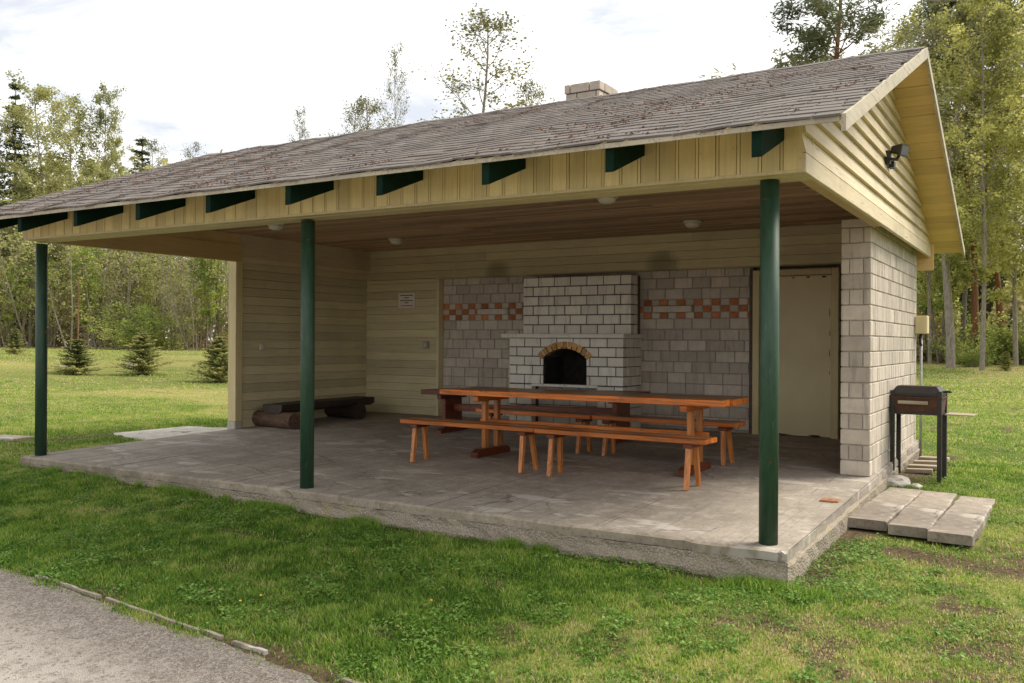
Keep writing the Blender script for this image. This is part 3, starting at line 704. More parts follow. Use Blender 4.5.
def bricks(b, xs, z0, z1, put, c=.005):
    for (xa, xb) in xs: put(b, xa, xb, z0, z1)
def frontblock(yf, dep=.05, c=.005):
    def put(b, xa, xb, za, zc, t=None, mi=0):
        b.cbox(xa, xb, yf + random.uniform(-.002, .002), yf + dep, za, zc, c, random.random() if t is None else t, mi)
    return put
def rowcuts(xa, xb, L, off, gap=.012):
    out = []; x = xa - off
    while x < xb - .02:
        p, q = max(x, xa), min(x + L, xb)
        if q - p > .03: out.append((p + gap / 2, q - gap / 2))
        x += L
    return out
# block wall of the recess, with a chequered band of orange bricks
YW = D + .10; put = frontblock(YW - .012, .04)
rs = random.Random(33)
def holes(xa, xb):                          # door opening
    return not (xb > -1.83 and xa < -.69)
for (wa, wb) in ((-6.85, -1.83), (-.69, -.15)):
    b = MB()
    zs = [1.655 - .149 * i for i in range(11)]
    for i in range(10):
        for (p, q) in rowcuts(wa, wb, .262, [0, .131, .06, .19][i % 4] if rs.random() < .85 else .09): put(b, p, q, max(fz(D), zs[i + 1]) + .005, zs[i] - .005)
    for i, (za, zc) in enumerate(((1.92, 2.068), (2.068, 2.216), (2.216, 2.325))):
        for (p, q) in rowcuts(wa, wb, .262, [.131, 0, .07][i]): put(b, p, q, za + .005, zc - .005)
    for i in range(3):
        za = 1.655 + .0883 * i; k = 0
        for (p, q) in rowcuts(wa, wb, .124, 0, .009):
            k += 1
            orange = (k + i) % 2 == 1 and wb < -1
            put(b, p, q, za + .004, za + .0843, None, 1 if orange else 0)
    bk = b.build('recess_block_wall', [M['block_in'], M['orange_brick']], B)
    if wb < -1: blk = bk
    b = MB(); b.box(wa, wb, YW, YW + .05, 0, 2.33); b.build('mortar_backing', M['mortar'], bk)
for xa, xb in ((-6.13, -5.58), (-3.2, -2.64)):
    b = MB(); b.cbox(xa, xb, YW - .10, YW - .008, 1.742, 1.828, .006, .75); b.build('wall_ledge', M['block_in'], blk)
    b = MB(); b.box(xa + .005, xb - .005, YW - .092, YW - .012, 1.8281, 1.834); b.build('ledge_top', M['dark_mortar'], blk)
# right wall and pillar
b = MB(); rs = random.Random(8)
px0, px1, py0, py1 = -.15, .12, 3.08, 6.22; hz = .1478; z = fz(3.08) - .002; i = 0
while z < 2.5:
    z1 = min(z + hz, 2.515)
    cuts = [(px0, px1)] if i % 2 == 0 else [(px0, px0 + .075), (px0 + .075, px0 + .2), (px0 + .2, px1)]
    if z1 - z > .03:
        for (p, q) in cuts: b.cbox(p + (.004 if p > px0 else 0), q - (.004 if q < px1 else 0), py0 + rs.uniform(-.002, .002), py0 + .12, z + .005, z1 - .005, .006, rs.random())
        y = py0 + .12; first = True
        while y < py1 - .02:
            w = rs.choice((.125, .125, .26)); y1 = min(py1, y + w)
            b.cbox(px1 - .1, px1 + rs.uniform(-.003, .003), y + .003, y1 - .003, z + .005, z1 - .005, .005, rs.random())
            b.cbox(px0, px0 + .1, y + .005, y1 - .005, z + .005, z1 - .005, .005, rs.random())
            y = y1
    z = z1; i += 1
bwall = b.build('block_side_wall', M['block'], B)
b = MB(); b.box(px0 + .012, px1 - .010, py0 + .012, py1 - .01, -.2, 2.51); b.build('mortar_core', M['mortar'], bwall)
b = MB(); b.box(px0 + .02, px1 + .022, 3.3, py1 + .01, -.4, .055); b.build('plinth', M['paver'], bwall)
# door
b = MB(); fr = [(-1.80, -1.715, fz(D), 2.275), (-.805, -.72, fz(D), 2.275)]
for (xa, xb, za, zc) in fr: b.cbox(xa, xb, D + .0, D + .14, za, zc, .005, .55)
b.cbox(-1.714, -.806, D, D + .14, 2.195, 2.275, .005, .5); dfr = b.build('door_frame', M['trim'], B)
b = MB(); b.box(-1.86, -1.802, D + .06, D + .16, fz(D), 2.31); b.box(-.718, -.68, D + .1, D + .16, fz(D), 2.31); b.build('frame_gap', M['dark_mortar'], dfr)
b = MB(); b.cbox(-1.708, -.812, D + .035, D + .075, fz(D) + .012, 2.188, .003, .5); door = b.build('door', M['door'], B)
b = MB(); rs = random.Random(4)
for (xa, za, w, h) in ((-1.28, 2.165, .045, .012), (-1.10, 2.168, .06, .014), (-.90, 2.168, .07, .012), (-.832, 1.72, .012, .09), (-.828, 1.45, .01, .05), (-.83, 1.2, .01, .06), (-.83, .95, .01, .04), (-1.45, .15, .3, .012), (-1.0, .15, .18, .014)):
    b = MB(); n = 7; c = (xa, za); b.add([(c[0] + w * .5 * rs.uniform(.6, 1.2) * math.cos(6.28 * k / n), D + .0335, c[1] + h * rs.uniform(.5, 1.2) * math.sin(6.28 * k / n)) for k in range(n)], [tuple(range(n))])
    b.build('paint_chip', M['black_soot'], door)
b = MB(); b.box(-1.672, -1.63, D + .028, D + .0345, 1.02, 1.2); b.tube([(-1.65, D + .03, 1.13), (-1.65, D - .01, 1.13), (-1.56, D - .012, 1.128)], .009, 8); b.build('handle', M['galv'], door, True)
# chimney above the roof
b = MB(); rs = random.Random(14)
for i, (za, zc, o) in enumerate(((3.72, 3.86, 0), (3.86, 4.0, 0), (4.0, 4.115, 0), (4.115, 4.25, 0), (4.25, 4.36, .014))):
    xs = rowcuts(-3.37 - o, -2.925 + o, .25, .1 if i % 2 else .17, .01)
    for (p, q) in xs:
        for (ya, yb2) in ((3.5 - o, 3.62), (3.86, 3.98 + o)): b.cbox(p, q, ya, yb2, za + .004, zc - .004, .005, rs.random() * (1 if i < 4 else .45))
    for (ya, yb2) in ((3.622, 3.858),):
        b.cbox(-3.37 - o, -3.25, ya, yb2, za + .004, zc - .004, .005, rs.random()); b.cbox(-3.05, -2.925 + o, ya, yb2, za + .004, zc - .004, .005, rs.random() * .6)
chim = b.build('chimney', M['block'], roof)
b = MB(); b.box(-3.355, -2.94, 3.515, 3.965, 3.6, 4.34); b.build('mortar_core', M['dark_mortar'], chim)

# ------------------------------------------------------------------ fireplace
F = empty('brick_fireplace', (-4.31, 5.6, fz(5.6)), 0, 'white brick fireplace with arched opening and chimney breast on the back wall', 'fireplace')
def bF(mb, name, mat, parent=F, smooth=False):
    o = mb.build(name, mat, None, smooth, Matrix.Translation(-Vector(F.location))); o.parent = parent; return o
YF = 5.276; fl, fr_ = -5.22, -3.40; ol, orr = -4.65, -3.96; acx, acz, aR, aO = -4.305, .737, .495, .592
b = MB(); put = frontblock(YF, .12, .004)
zrow = [.72 + .132 * i for i in range(6)]; zrow[-1] = 1.38
def arch_x(z):                              # half width covered by the arch at height z
    return math.sqrt(max(0, (aO - .02) ** 2 - (z - acz) ** 2)) if z < acz + aO - .02 else 0
for i in range(5):
    za, zc = zrow[i], zrow[i + 1]
    ai = math.sqrt(max(0, aR ** 2 - (za - acz) ** 2)) if za > 1.09 else .345
    hw = .345 if zc < 1.2 else max(arch_x(zc), ai if za < acz + aR else 0)
    for (wa, wb) in ((fl, acx - hw), (acx + hw, fr_)) if hw > .02 else ((fl, fr_),):
        for (p, q) in rowcuts(fl, fr_, .262, [.0, .131][i % 2], .0145):
            p2, q2 = max(p, wa), min(q, wb)
            if q2 - p2 > .02: put(b, p2, q2, za + .0072, zc - .0072)
for i in range(4):                          # lower courses: two piers
    za, zc = fz(5.3) + .15 * i, fz(5.3) + .15 * (i + 1)
    for (wa, wb) in ((fl, -4.83), (-3.80, fr_)):
        for (p, q) in rowcuts(wa, wb, .262, [.131, .0][i % 2], .0145): put(b, p, q, za + .008, min(zc, .72) - .008)
for i in range(9):                          # side returns
    za, zc = (fz(5.3) + .15 * i, min(.72, fz(5.3) + .15 * (i + 1))) if i < 4 else (zrow[i - 4], zrow[i - 3])
    for xs_ in ((fr_ - .10, fr_), (fl, fl + .10)):
        for (p, q) in rowcuts(YF + .125, YW - .01, .262, [.08, .2][i % 2], .010): b.cbox(xs_[0], xs_[1], p, q, za + .005, zc - .005, .004, random.random())
for (p, q) in ((-4.838, -4.655), (-4.65, -4.31), (-4.30, -3.96), (-3.955, -3.792)): b.cbox(p, q, YF - .001, YF + .1, .686, .724, .004, .5)
base = bF(b, 'base', M['white_brick'])
b = MB(); t_ = .012
b.box(fl + t_, ol, YF + t_, YW - .02, .69, 1.375); b.box(orr, fr_ - t_, YF + t_, YW - .02, .69, 1.375); b.box(fl + t_, -4.842, YF + t_, YW - .02, fz(5.3), .689); b.box(-3.788, fr_ - t_, YF + t_, YW - .02, fz(5.3), .689); b.box(-4.84, -3.79, YF + .2, YW - .02, fz(5.3), .688)
n = 14; arc = []
for k in range(n + 1):
    a_ = math.asin(.345 / aR) * (1 - 2 * k / n); arc.append((acx - aR * math.sin(a_), acz + aR * math.cos(a_)))
for k in range(n):
    (xa, za), (xb, zb_) = arc[k], arc[k + 1]
    b.hexa([(xa, YF + t_, za), (xb, YF + t_, zb_), (xb, YW - .02, zb_), (xa, YW - .02, za), (xa, YF + t_, 1.375), (xb, YF + t_, 1.375), (xb, YW - .02, 1.375), (xa, YW - .02, 1.375)])
bF(b, 'mortar_core', M['dark_mortar'], base)
b = MB(); b.box(ol + .001, orr - .001, YW - .06, YW - .022, .70, 1.25); b.box(ol + .001, ol + .02, YF + .03, YW - .06, .70, 1.1); b.box(orr - .02, orr - .001, YF + .03, YW - .06, .70, 1.1)
b.box(ol + .021, orr - .021, YF + .03, YW - .061, .701, .715)
bF(b, 'firebox', M['black_soot'])
b = MB(); b.cbox(-4.66, -3.95, YF + .014, YF + .25, .702, .716, .003, .2); bF(b, 'hearth_plate', M['black_metal'])
b = MB(); 
for i in range(4):
    for (p, q) in rowcuts(-4.838, -3.792, .262, [0, .131][i % 2], .01): b.cbox(p, q, YF + .19, YF + .23, fz(5.3) + .15 * i + .005, min(.70, fz(5.3) + .15 * (i + 1)) - .005, .004, random.random() * .6)
bF(b, 'lower_panel', M['block_in'])
b = MB(); nb = 11; amax = math.asin(.345 / aR) + .06
for k in range(nb):
    a0 = -amax + 2 * amax * k / nb + .017; a1 = -amax + 2 * amax * (k + 1) / nb - .017
    q = []
    for yy in (YF - .012, YF + .11):
        q += [(acx + aR * math.sin(a0), yy, acz + aR * math.cos(a0)), (acx + aR * math.sin(a1), yy, acz + aR * math.cos(a1)), (acx + aO * math.sin(a1), yy, acz + aO * math.cos(a1)), (acx + aO * math.sin(a0), yy, acz + aO * math.cos(a0))]
    b.hexa(q, random.random())
bF(b, 'arch', M['arch_brick'])
b = MB(); b.cbox(fl - .075, fr_ + .05, YF - .11, YW - .013, 1.379, 1.437, .006, .35); bF(b, 'mantel', M['white_brick'])
b = MB(); yb_ = 5.55; zr = [1.434 + .1385 * i for i in range(7)]; put = frontblock(yb_, .1, .004)
bl, br = -5.15, -3.41
for i in range(6):
    for (p, q) in rowcuts(bl, br, .262, [.09, .0][i % 2] if i != 5 else .0, .0155): put(b, p, q, zr[i] + .0077, zr[i + 1] - .0077)
    for xs_ in ((br - .1, br), (bl, bl + .1)):
        for (p, q) in rowcuts(yb_ + .105, D - .03, .262, [.1, .02][i % 2], .01): b.cbox(xs_[0], xs_[1], p, q, zr[i] + .006, zr[i + 1] - .006, .004, random.random())
brs = bF(b, 'chimney_breast', M['white_brick'])
b = MB(); b.box(bl + .011, br - .011, yb_ + .012, D + .07, 1.433, 2.266); bF(b, 'mortar_core', M['dark_mortar'], brs)

# ------------------------------------------------------------------ lamps, signs and boxes
def ceiling_lamp(x, y, lab):
    o = empty('ceiling_lamp', (x, y, 2.82), 0, lab, 'lamp', 'round ceiling lamps under the pavilion roof')
    b = MB(); b.lathe([(.105, -.03), (.115, -.02), (.115, .0)], (0, 0, 0), 24); b.build('lamp_base', M['cream_plastic'], o, True)
    b = MB(); b.lathe([(.02, -.088), (.05, -.084), (.08, -.07), (.096, -.045), (.098, -.03)], (0, 0, 0), 24); b.build('lamp_shade', M['lamp_glass'], o, True)
ceiling_lamp(-6.95, 2.36, 'round cream ceiling lamp nearest the open left end of the pavilion')
ceiling_lamp(-6.66, 4.45, 'round cream ceiling lamp near the back left corner above the notice')
ceiling_lamp(-2.31, 2.42, 'round cream ceiling lamp just behind the front fascia, above the near benches')
ceiling_lamp(-2.22, 4.68, 'round cream ceiling lamp in front of the right half of the block wall')
o = empty('floodlight', (.266, 3.02, 3.06), 0, 'black floodlight fixed to the yellow right gable', 'floodlight')
b = MB(); b.box(-.01, .03, -.05, .05, -.07, .05); b.tube([(.02, 0, -.02), (.08, .02, -.03), (.10, .04, .02)], .016, 8); b.box(.0, .05, .06, .16, -.09, -.03); b.build('bracket', M['black_metal'], o)
rot = Matrix.Translation((.11, .04, .055)) @ Matrix.Rotation(R(-18), 4, 'Z') @ Matrix.Rotation(R(12), 4, 'Y') @ Matrix.Scale(.60, 4)
b = MB(); b.hexa([(-.10, -.075, -.055), (-.10, .075, -.055), (-.10, .075, .055), (-.10, -.075, .055), (.04, -.12, -.085), (.04, .12, -.085), (.04, .12, .085), (.04, -.12, .085)])
b.box(.04, .065, -.125, .125, -.09, .09)
for k in range(5): b.box(-.125, -.095, -.07 + .03 * k, -.06 + .03 * k, -.05, .05)
b.build('housing', M['black_metal'], o, False, rot)
b = MB(); b.box(.065, .069, -.105, .105, -.07, .07); b.build('front_glass', M['glass_dark'], o, False, rot)
# notice: a sheet with short lines of writing too small to read
o = empty('notice', (-7.50, D - .022, 1.985), 0, 'small pale printed notice sheet on the yellow back wall', 'notice')
b = MB(); b.box(-.17, .17, -.003, .002, -.122, .122); b.build('sheet', M['paper'], o)
b = MB()
for (z, w) in ((.085, .13), (.045, .05), (.0, .13), (-.035, .04)):
    b.box(-w, w, -.0045, -.0032, z - .007, z + .007)
b.build('print', M['ink'], o)
b = MB(); b.box(-.12, .12, -.0045, -.0032, -.092, -.078); b.build('red_print', M['red_ink'], o)
o = empty('switch_box', (-7.09, D - .022, 1.26), 0, 'small grey switch box on the back wall beside the block recess', 'switch')
b = MB(); b.cbox(-.045, .045, -.045, .0, -.06, .06, .008); b.build('cover', M['grey_plastic'], o)
b = MB(); b.cbox(-.018, .018, -.056, -.0455, -.03, .03, .004); b.build('rocker', M['cream_plastic'], o)
o = empty('switch_box', (LX + .022, 3.42, 1.22), 0, 'small white switch box on the left siding wall near the corner post', 'switch')
b = MB(); b.cbox(0, .04, -.045, .045, -.05, .05, .008); b.build('cover', M['cream_plastic'], o)
b = MB(); b.cbox(.0405, .05, -.018, .018, -.025, .025, .004); b.build('rocker', M['cream_plastic'], o)
o = empty('junction_box', (.125, 6.17, 1.47), 0, 'cream electric box with grey pipe at the far end of the block wall', 'electric box')
b = MB(); b.cbox(0, .14, -.11, .07, -.02, .20, .008, .8); b.build('box', M['trim'], o)
b = MB(); b.tube([(.06, .0, -.02), (.06, .0, -1.62)], .015, 10); b.build('conduit', M['galv'], o, True)
b = MB(); b.tube([(.06, -.03, -.02), (.05, -.035, -.10), (.06, -.02, -.17)], .016, 8); b.build('cable', M['black_metal'], o, True)

# ------------------------------------------------------------------ tables and benches
def table(loc, rz, L, W, h, dark, lab, ry=0):
    o = empty('picnic_table', loc, rz, lab, 'table', 'long picnic tables under the roof'); o.rotation_euler[1] = ry
    m = M['varnish_dark'] if dark else M['varnish']; ml = M['varnish_dark'] if dark else M['varnish_leg']
    b = MB(); n = 4; r = random.Random(len(lab))
    for k in range(n):
        ya = -W / 2 + W * k / n; b.cbox(-L / 2 - r.uniform(0, .012), L / 2 + r.uniform(-.03, .012), ya + .002, ya + W / n - .002, h - .062 + r.uniform(0, .003), h + r.uniform(-.002, .002), .005, r.random())
    b.build('tabletop', m, o)
    for s_ in (-1, 1):
        xc = s_ * (L / 2 - (.26 if dark else .44))
        b = MB(); b.cbox(xc - .035, xc + .035, -W / 2 + .05, W / 2 - .05, h - .125, h - .064, .006, .3); b.build('cross_batten', m, o)
        b = MB()
        if dark: b.cbox(xc - .03, xc + .03, -.2, .2, .09, h - .126, .006, .3)
        else:
            b.cbox(xc - .027, xc + .027, -.155, -.085, .085, h - .126, .006, .8); b.cbox(xc - .027, xc + .027, .085, .155, .085, h - .126, .006, .3)
        b.build('leg', ml, o)
        b = MB(); b.prism([(-W / 2 + .04, 0), (W / 2 - .04, 0), (W / 2 - .04, .05), (W / 2 - .12, .085), (-W / 2 + .12, .085), (-W / 2 + .04, .05)], 0, xc - .045, xc + .045, .15); b.build('foot', M['varnish_dark'], o)
    b = MB(); b.cbox(-L / 2 + .3, L / 2 - .3, -.025, .025, .30, .40, .006, .5); b.build('stretcher', m, o)
    return o
table((-2.60, 2.56, fz(2.56)), R(-1.2), 3.28, .74, .735, False, 'long orange varnished picnic table nearest the front')
table((-4.20, 4.2, fz(4.2)), R(0), 3.05, .72, .60, True, 'dark reddish picnic table farther back in front of the fireplace', R(-1.0))
def bench(loc, rz, L, W, h, lab, r):
    o = empty('bench', loc, rz, lab, 'bench', 'varnished plank benches around the picnic tables')
    b = MB(); n = 2
    for k in range(n): b.cbox(-L / 2 + r.uniform(0, .012), L / 2 - r.uniform(0, .012), -W / 2 + W * k / n + .002, -W / 2 + W * (k + 1) / n - .002, h - .045, h + r.uniform(-.002, .002), .005, r.random())
    b.build('seat', M['varnish'], o)
    for s_ in (-1, 1):
        xc = s_ * (L / 2 - .17) + r.uniform(-.015, .015)
        b = MB(); b.cbox(xc - .045, xc + .045, -.12, .12, h - .088, h - .047, .006, .1); b.build('leg_block', M['varnish_dark'], o)
        for t_ in (-1, 1):
            b = MB(); tp = Vector((xc, t_ * .075, h - .07)); bt = Vector((xc + r.uniform(-.03, .03), t_ * .135, .0))
            d = (tp - bt).normalized(); u = Vector((1, 0, 0)); u = (u - d * u.dot(d)).normalized(); w_ = d.cross(u); q = []
            for pnt, k in ((bt, .019), (tp, .022)):
                q += [pnt + u * k * a_ + w_ * k * c_ for a_, c_ in ((-1, -1), (1, -1), (1, 1), (-1, 1))]
            b.hexa(q, .3 + .7 * r.random()); b.build('leg', M['varnish_leg'], o)
    return o
rb = random.Random(2)
bench((-3.545, 1.81, fz(1.8)), R(-1.6), 1.70, .30, .45, 'orange plank bench at the front left, its end nearest the middle post', rb)
bench((-1.82, 1.73, fz(1.73)), R(-1.6), 1.74, .30, .45, 'orange plank bench at the front right, nearest the right green post', rb)
bench((-3.60, 3.27, fz(3.2)), R(-4.0), 1.62, .30, .44, 'plank bench behind the near table on the left, half hidden by the table', rb)
bench((-1.96, 3.20, fz(3.2)), R(-1.0), 1.66, .30, .44, 'plank bench behind the near table on the right, towards the door', rb)
# log bench by the left wall
o = empty('log_bench', (-7.9, 4.2, fz(4.2)), 0, 'dark half-log bench resting on two round logs by the left wall', 'bench')
for yy, zz, r_, xa, xb, rz in ((-.86, -.02, .115, -.45, .37, R(-6)), (.62, .012, .125, -.42, .28, R(-8))):
    b = MB(); n = 9; pts = []; rad = []
    for k in range(n):
        t_ = k / (n - 1); x = xa + (xb - xa) * t_; pts.append((x, yy + x * math.tan(rz), zz + r_ + random.uniform(-.003, .003))); rad.append(r_ * random.uniform(.95, 1.03) * (1.06 if k in (0, n - 1) else 1))
    b.tube(pts, rad, 16); b.build('log', M['bark_log'] if yy < 0 else M['dark_wood'], o, False)
b = MB(); sec = [(-.18, .235), (-.12, .20), (.10, .20), (.17, .235), (.18, .325), (-.185, .325)]
vs = []; fs = []; n = len(sec)
for k, yy in enumerate((-.95, -.5, 0, .5, 1.0)):
    for (sx_, sz_) in sec: vs.append((-.02 + sx_ + random.uniform(-.006, .006) + .05 * (yy > .4), yy + (.05 * sx_ if k in (0, 4) else 0), sz_ + .012 * yy + random.uniform(-.003, .003)))
for k in range(4):
    for i in range(n): fs.append((k * n + i, k * n + (i + 1) % n, (k + 1) * n + (i + 1) % n, (k + 1) * n + i))
fs += [tuple(range(n))[::-1], tuple(4 * n + i for i in range(n))]
b.add(vs, fs); b.build('plank_seat', M['dark_wood'], o)

# ------------------------------------------------------------------ grill, paving slabs, stones
o = empty('charcoal_grill', (.385, 4.34, -.06), R(-3), 'black and rusty four-legged charcoal grill beside the block wall', 'grill')
for sx_, sy_ in ((-1, -1), (1, -1), (-1, 1), (1, 1)):
    b = MB(); x, y = sx_ * .225, sy_ * .155; b.box(x - .021, x + .021, y - .021, y + .021, -.10 if sx_ > 0 else -.03, .90); b.build('leg', M['black_metal'], o)
b = MB(); q = [(-.245, -.175), (.245, -.175), (.245, .175), (-.245, .175)]
b.hexa([(x * .94, y * .94, .68) for x, y in q] + [(x, y, .84) for x, y in q]); b.box(-.252, .252, -.182, .182, .825, .842)
body = b.build('fire_box', M['rust'], o)
b = MB(); b.box(-.236, .236, -.168, .168, .655, .679); b.build('ash_tray', M['black_metal'], body)
b = MB(); q2 = [(x * .98, y * .98, .846) for x, y in q] + [(x * .99, y * .99, .875) for x, y in q]; b.hexa(q2)
q3 = [(x * .99, y * .99, .8755) for x, y in q] + [(x * .78, y * .70, .945) for x, y in q]; b.hexa(q3)
lid = b.build('lid', M['black_metal'], o)
b = MB(); b.box(-.185, .185, -.115, .115, .9455, .949); b.build('lid_top', M['rust'], lid)
b = MB(); b.tube([(.23, .0, .89), (.285, .0, .895)], .012, 8); b.lathe([(.012, -.012), (.022, 0), (.012, .012)], (.30, .0, .895), 10); b.build('lid_handle', M['black_metal'], lid)
b = MB(); b.cbox(-.17, .12, -.196, -.178, .762, .798, .005); b.build('front_handle', M['old_plank'], body)
b = MB(); b.cbox(.255, .52, -.06, .22, .655, .668, .003); b.build('side_shelf', M['old_plank'], o)

cols = [(.175, .487), (.495, .80), (.81, 1.12)]
labs = ['long weathered paving slab against the pavilion floor edge, left of the three', 'long weathered paving slab between two others, weeds in its joints', 'palest long paving slab with its right edge exposed to the lawn']
rs = random.Random(6)
for i, (xa, xb) in enumerate(cols):
    W_, ya, yb2 = xb - xa, 1.80 - .085 * i, 3.68 - .03 * i; zt = -.098 - .006 * i; b = MB(); nyy = 16; L_ = yb2 - ya
    tl = []
    for k in range(nyy + 1):
        y = -L_ / 2 + L_ * k / nyy; jl, jr = rs.uniform(-.008, .008), rs.uniform(-.008, .008); dz = rs.uniform(-.004, .003)
        tl.append([(-W_ / 2 + jl, y, -.08), (-W_ / 2 + jl, y, dz - .006), (-W_ / 2 + .012 + jl, y, dz), (W_ / 2 - .012 + jr, y, dz + rs.uniform(-.003, .003)), (W_ / 2 + jr, y, dz - .008), (W_ / 2 + jr, y, -.08)])
    for k in range(nyy):
        A, C_ = tl[k], tl[k + 1]
        for q in range(5): b.add([A[q], A[q + 1], C_[q + 1], C_[q]], [(0, 1, 2, 3)], .3 + .22 * i)
    b.add(tl[0], [(5, 4, 3, 2, 1, 0)], .2 + .2 * i); b.add(tl[-1], [(0, 1, 2, 3, 4, 5)], .2 + .2 * i)
    b.add([(-W_ / 2 + .03, -L_ * .02 + .05 * (i - 1), .0008), (W_ / 2 - .03, -L_ * .02 + .05 * (i - 1) + .02, .0008), (W_ / 2 - .03, -L_ * .02 + .05 * (i - 1) + .032, .0008), (0, -L_ * .02 + .05 * (i - 1) + .012, .0008), (-W_ / 2 + .03, -L_ * .02 + .05 * (i - 1) + .010, .0008)], [(0, 1, 2, 3, 4)], 0, 1)
    s_ = b.build('paving_slab', [M['paver'], M['dark_mortar']]); s_.location = ((xa + xb) / 2, (ya + yb2) / 2, zt); s_.rotation_euler = (R(rs.uniform(-.3, .2)), R(rs.uniform(-.2, .6)), R(rs.uniform(-.5, .5) - 1.2))
    tag(s_, labs[i], 'paving slab', 'concrete paving slabs at the right end of the pavilion', kind='thing')
def rock(name, loc, s, mat, lab, cat, seed, flat=.6):
    import bmesh
    bm = bmesh.new(); bmesh.ops.create_icosphere(bm, subdivisions=3, radius=1); rr = random.Random(seed); off = Vector((rr.uniform(-9, 9), rr.uniform(-9, 9), 0))
    for v in bm.verts:
        v.co *= 1 + .32 * mnoise.noise(v.co * 1.3 + off) + .12 * mnoise.noise(v.co * 3.5 + off); v.co.z *= flat; v.co *= s
    me = bpy.data.meshes.new(name); bm.to_mesh(me); bm.free(); me.materials.append(mat)
    a_ = me.attributes.new('tint', 'FLOAT', 'FACE'); a_.data.foreach_set('value', np.full(len(me.polygons), .5, dtype=np.float32))
    o = bpy.data.objects.new(name, me); COL.objects.link(o); o.location = loc; return tag(o, lab, cat)
rock('stone', (.24, 3.86, -.075), .13, M['white_stone'], 'pale rounded stone against the foot of the block wall', 'stone', 1)
rock('stone', (.43, 3.84, -.11), .07, M['white_stone'], 'small pale stone lying just behind the paving slabs', 'stone', 2)
for i, (x, y, L, W, rz, lab) in enumerate(((.36, 4.62, .26, .09, 4, 'short old plank nearest the grill in the row along the wall'), (.36, 4.95, .30, .13, -4, 'second old plank behind the grill in the row along the wall'),
                                           (.35, 5.35, .27, .11, 3, 'third old plank along the wall, paler and thin'), (.38, 5.78, .32, .12, -6, 'farthest old plank in the row along the wall'))):
    b = MB(); b.cbox(-L / 2, L / 2, -W / 2, W / 2, -.02, .025, .005, .4 + .15 * i); s_ = b.build('plank', M['old_plank']); s_.location = (x, y, gz(x, y) + .012); s_.rotation_euler = (0, R(-2), R(rz)); tag(s_, lab, 'plank', 'old planks lying along the block wall')
# old concrete strip on the left side of the pavilion
b = MB(); n = 14; rs = random.Random(12); pts0 = []; pts1 = []
for k in range(n + 1):
    t_ = k / n; x = -8.44 - 1.5 * t_; y0 = 1.75 + .35 * t_ + rs.uniform(-.04, .04); y1 = 3.9 - .5 * t_ + rs.uniform(-.04, .04)
    pts0.append((x, y0, float(surf(x, y0)) + .012)); pts1.append((x, y1, float(surf(x, y1)) + .012))
for k in range(n): b.add([pts0[k + 1], pts0[k], pts1[k], pts1[k + 1]], [(0, 1, 2, 3)], .8)
for k in range(n): b.add([(*pts0[k + 1][:2], pts0[k + 1][2] - .12), (*pts0[k][:2], pts0[k][2] - .12), pts0[k], pts0[k + 1]], [(0, 1, 2, 3)], .4)
tag(b.build('pavement', M['white_stone']), kind='structure')
for (x, y, lab) in ((-10.6, 1.0, 'flat pale flagstone in the grass by the left post, right one'), (-11.3, .75, 'flat pale flagstone in the grass left of the left post')):
    b = MB(); b.cbox(-.28, .28, -.18, .18, -.05, .02, .01, .7); s_ = b.build('flagstone', M['paver']); s_.location = (x, y, float(surf(x, y)) + .015); s_.rotation_euler[2] = R(12 if x > -11 else -5); tag(s_, lab, 'flagstone', 'flagstones left of the pavilion')
rock('rock', (-29.6, 12.0, .42), .2, M['dark_stone'], 'dark rock on the left lawn beyond the green post', 'rock', 4, .7)
rock('rock', (-27.7, 12.6, .32), .2, M['stone'], 'pale rock on the lawn behind the left young spruce', 'rock', 5, .5)
rock('rock', (-28.0, 15.3, .36), .22, M['dark_stone'], 'low brown rock on the lawn between the two young spruces', 'rock', 7, .4)

# ------------------------------------------------------------------ grass
CAM = np.array((1.64, -5.92))
def blades(P, Hh, Wd, tint, rg, lean=.95):
    n = len(P); a = rg.uniform(0, 2 * np.pi, n); la = rg.uniform(0, 2 * np.pi, n); ln = rg.uniform(.15, lean, n) * Hh
    dx, dy = np.cos(a) * Wd / 2, np.sin(a) * Wd / 2; lx, ly = np.cos(la) * ln, np.sin(la) * ln
    V = np.zeros((n, 5, 3), dtype=np.float32); x, y, z = P.T
    V[:, 0] = np.c_[x - dx, y - dy, z - .01]; V[:, 1] = np.c_[x + dx, y + dy, z - .01]
    V[:, 2] = np.c_[x + dx * .75 + lx * .35, y + dy * .75 + ly * .35, z + Hh * .55]; V[:, 3] = np.c_[x - dx * .75 + lx * .35, y - dy * .75 + ly * .35, z + Hh * .55]
    V[:, 4] = np.c_[x + lx, y + ly, z + Hh * .97]
    base = np.arange(n)[:, None] * 5
    lo = np.concatenate([base + np.array([[0, 1, 2, 3]]), base + np.array([[3, 2, 4]])], 1)
    cnt = np.tile([4, 3], n)
    return V.reshape(-1, 3), lo.ravel(), cnt, np.repeat(tint, 2)
def in_rect(x, y, r): return (x > r[0]) & (x < r[1]) & (y > r[2]) & (y < r[3])
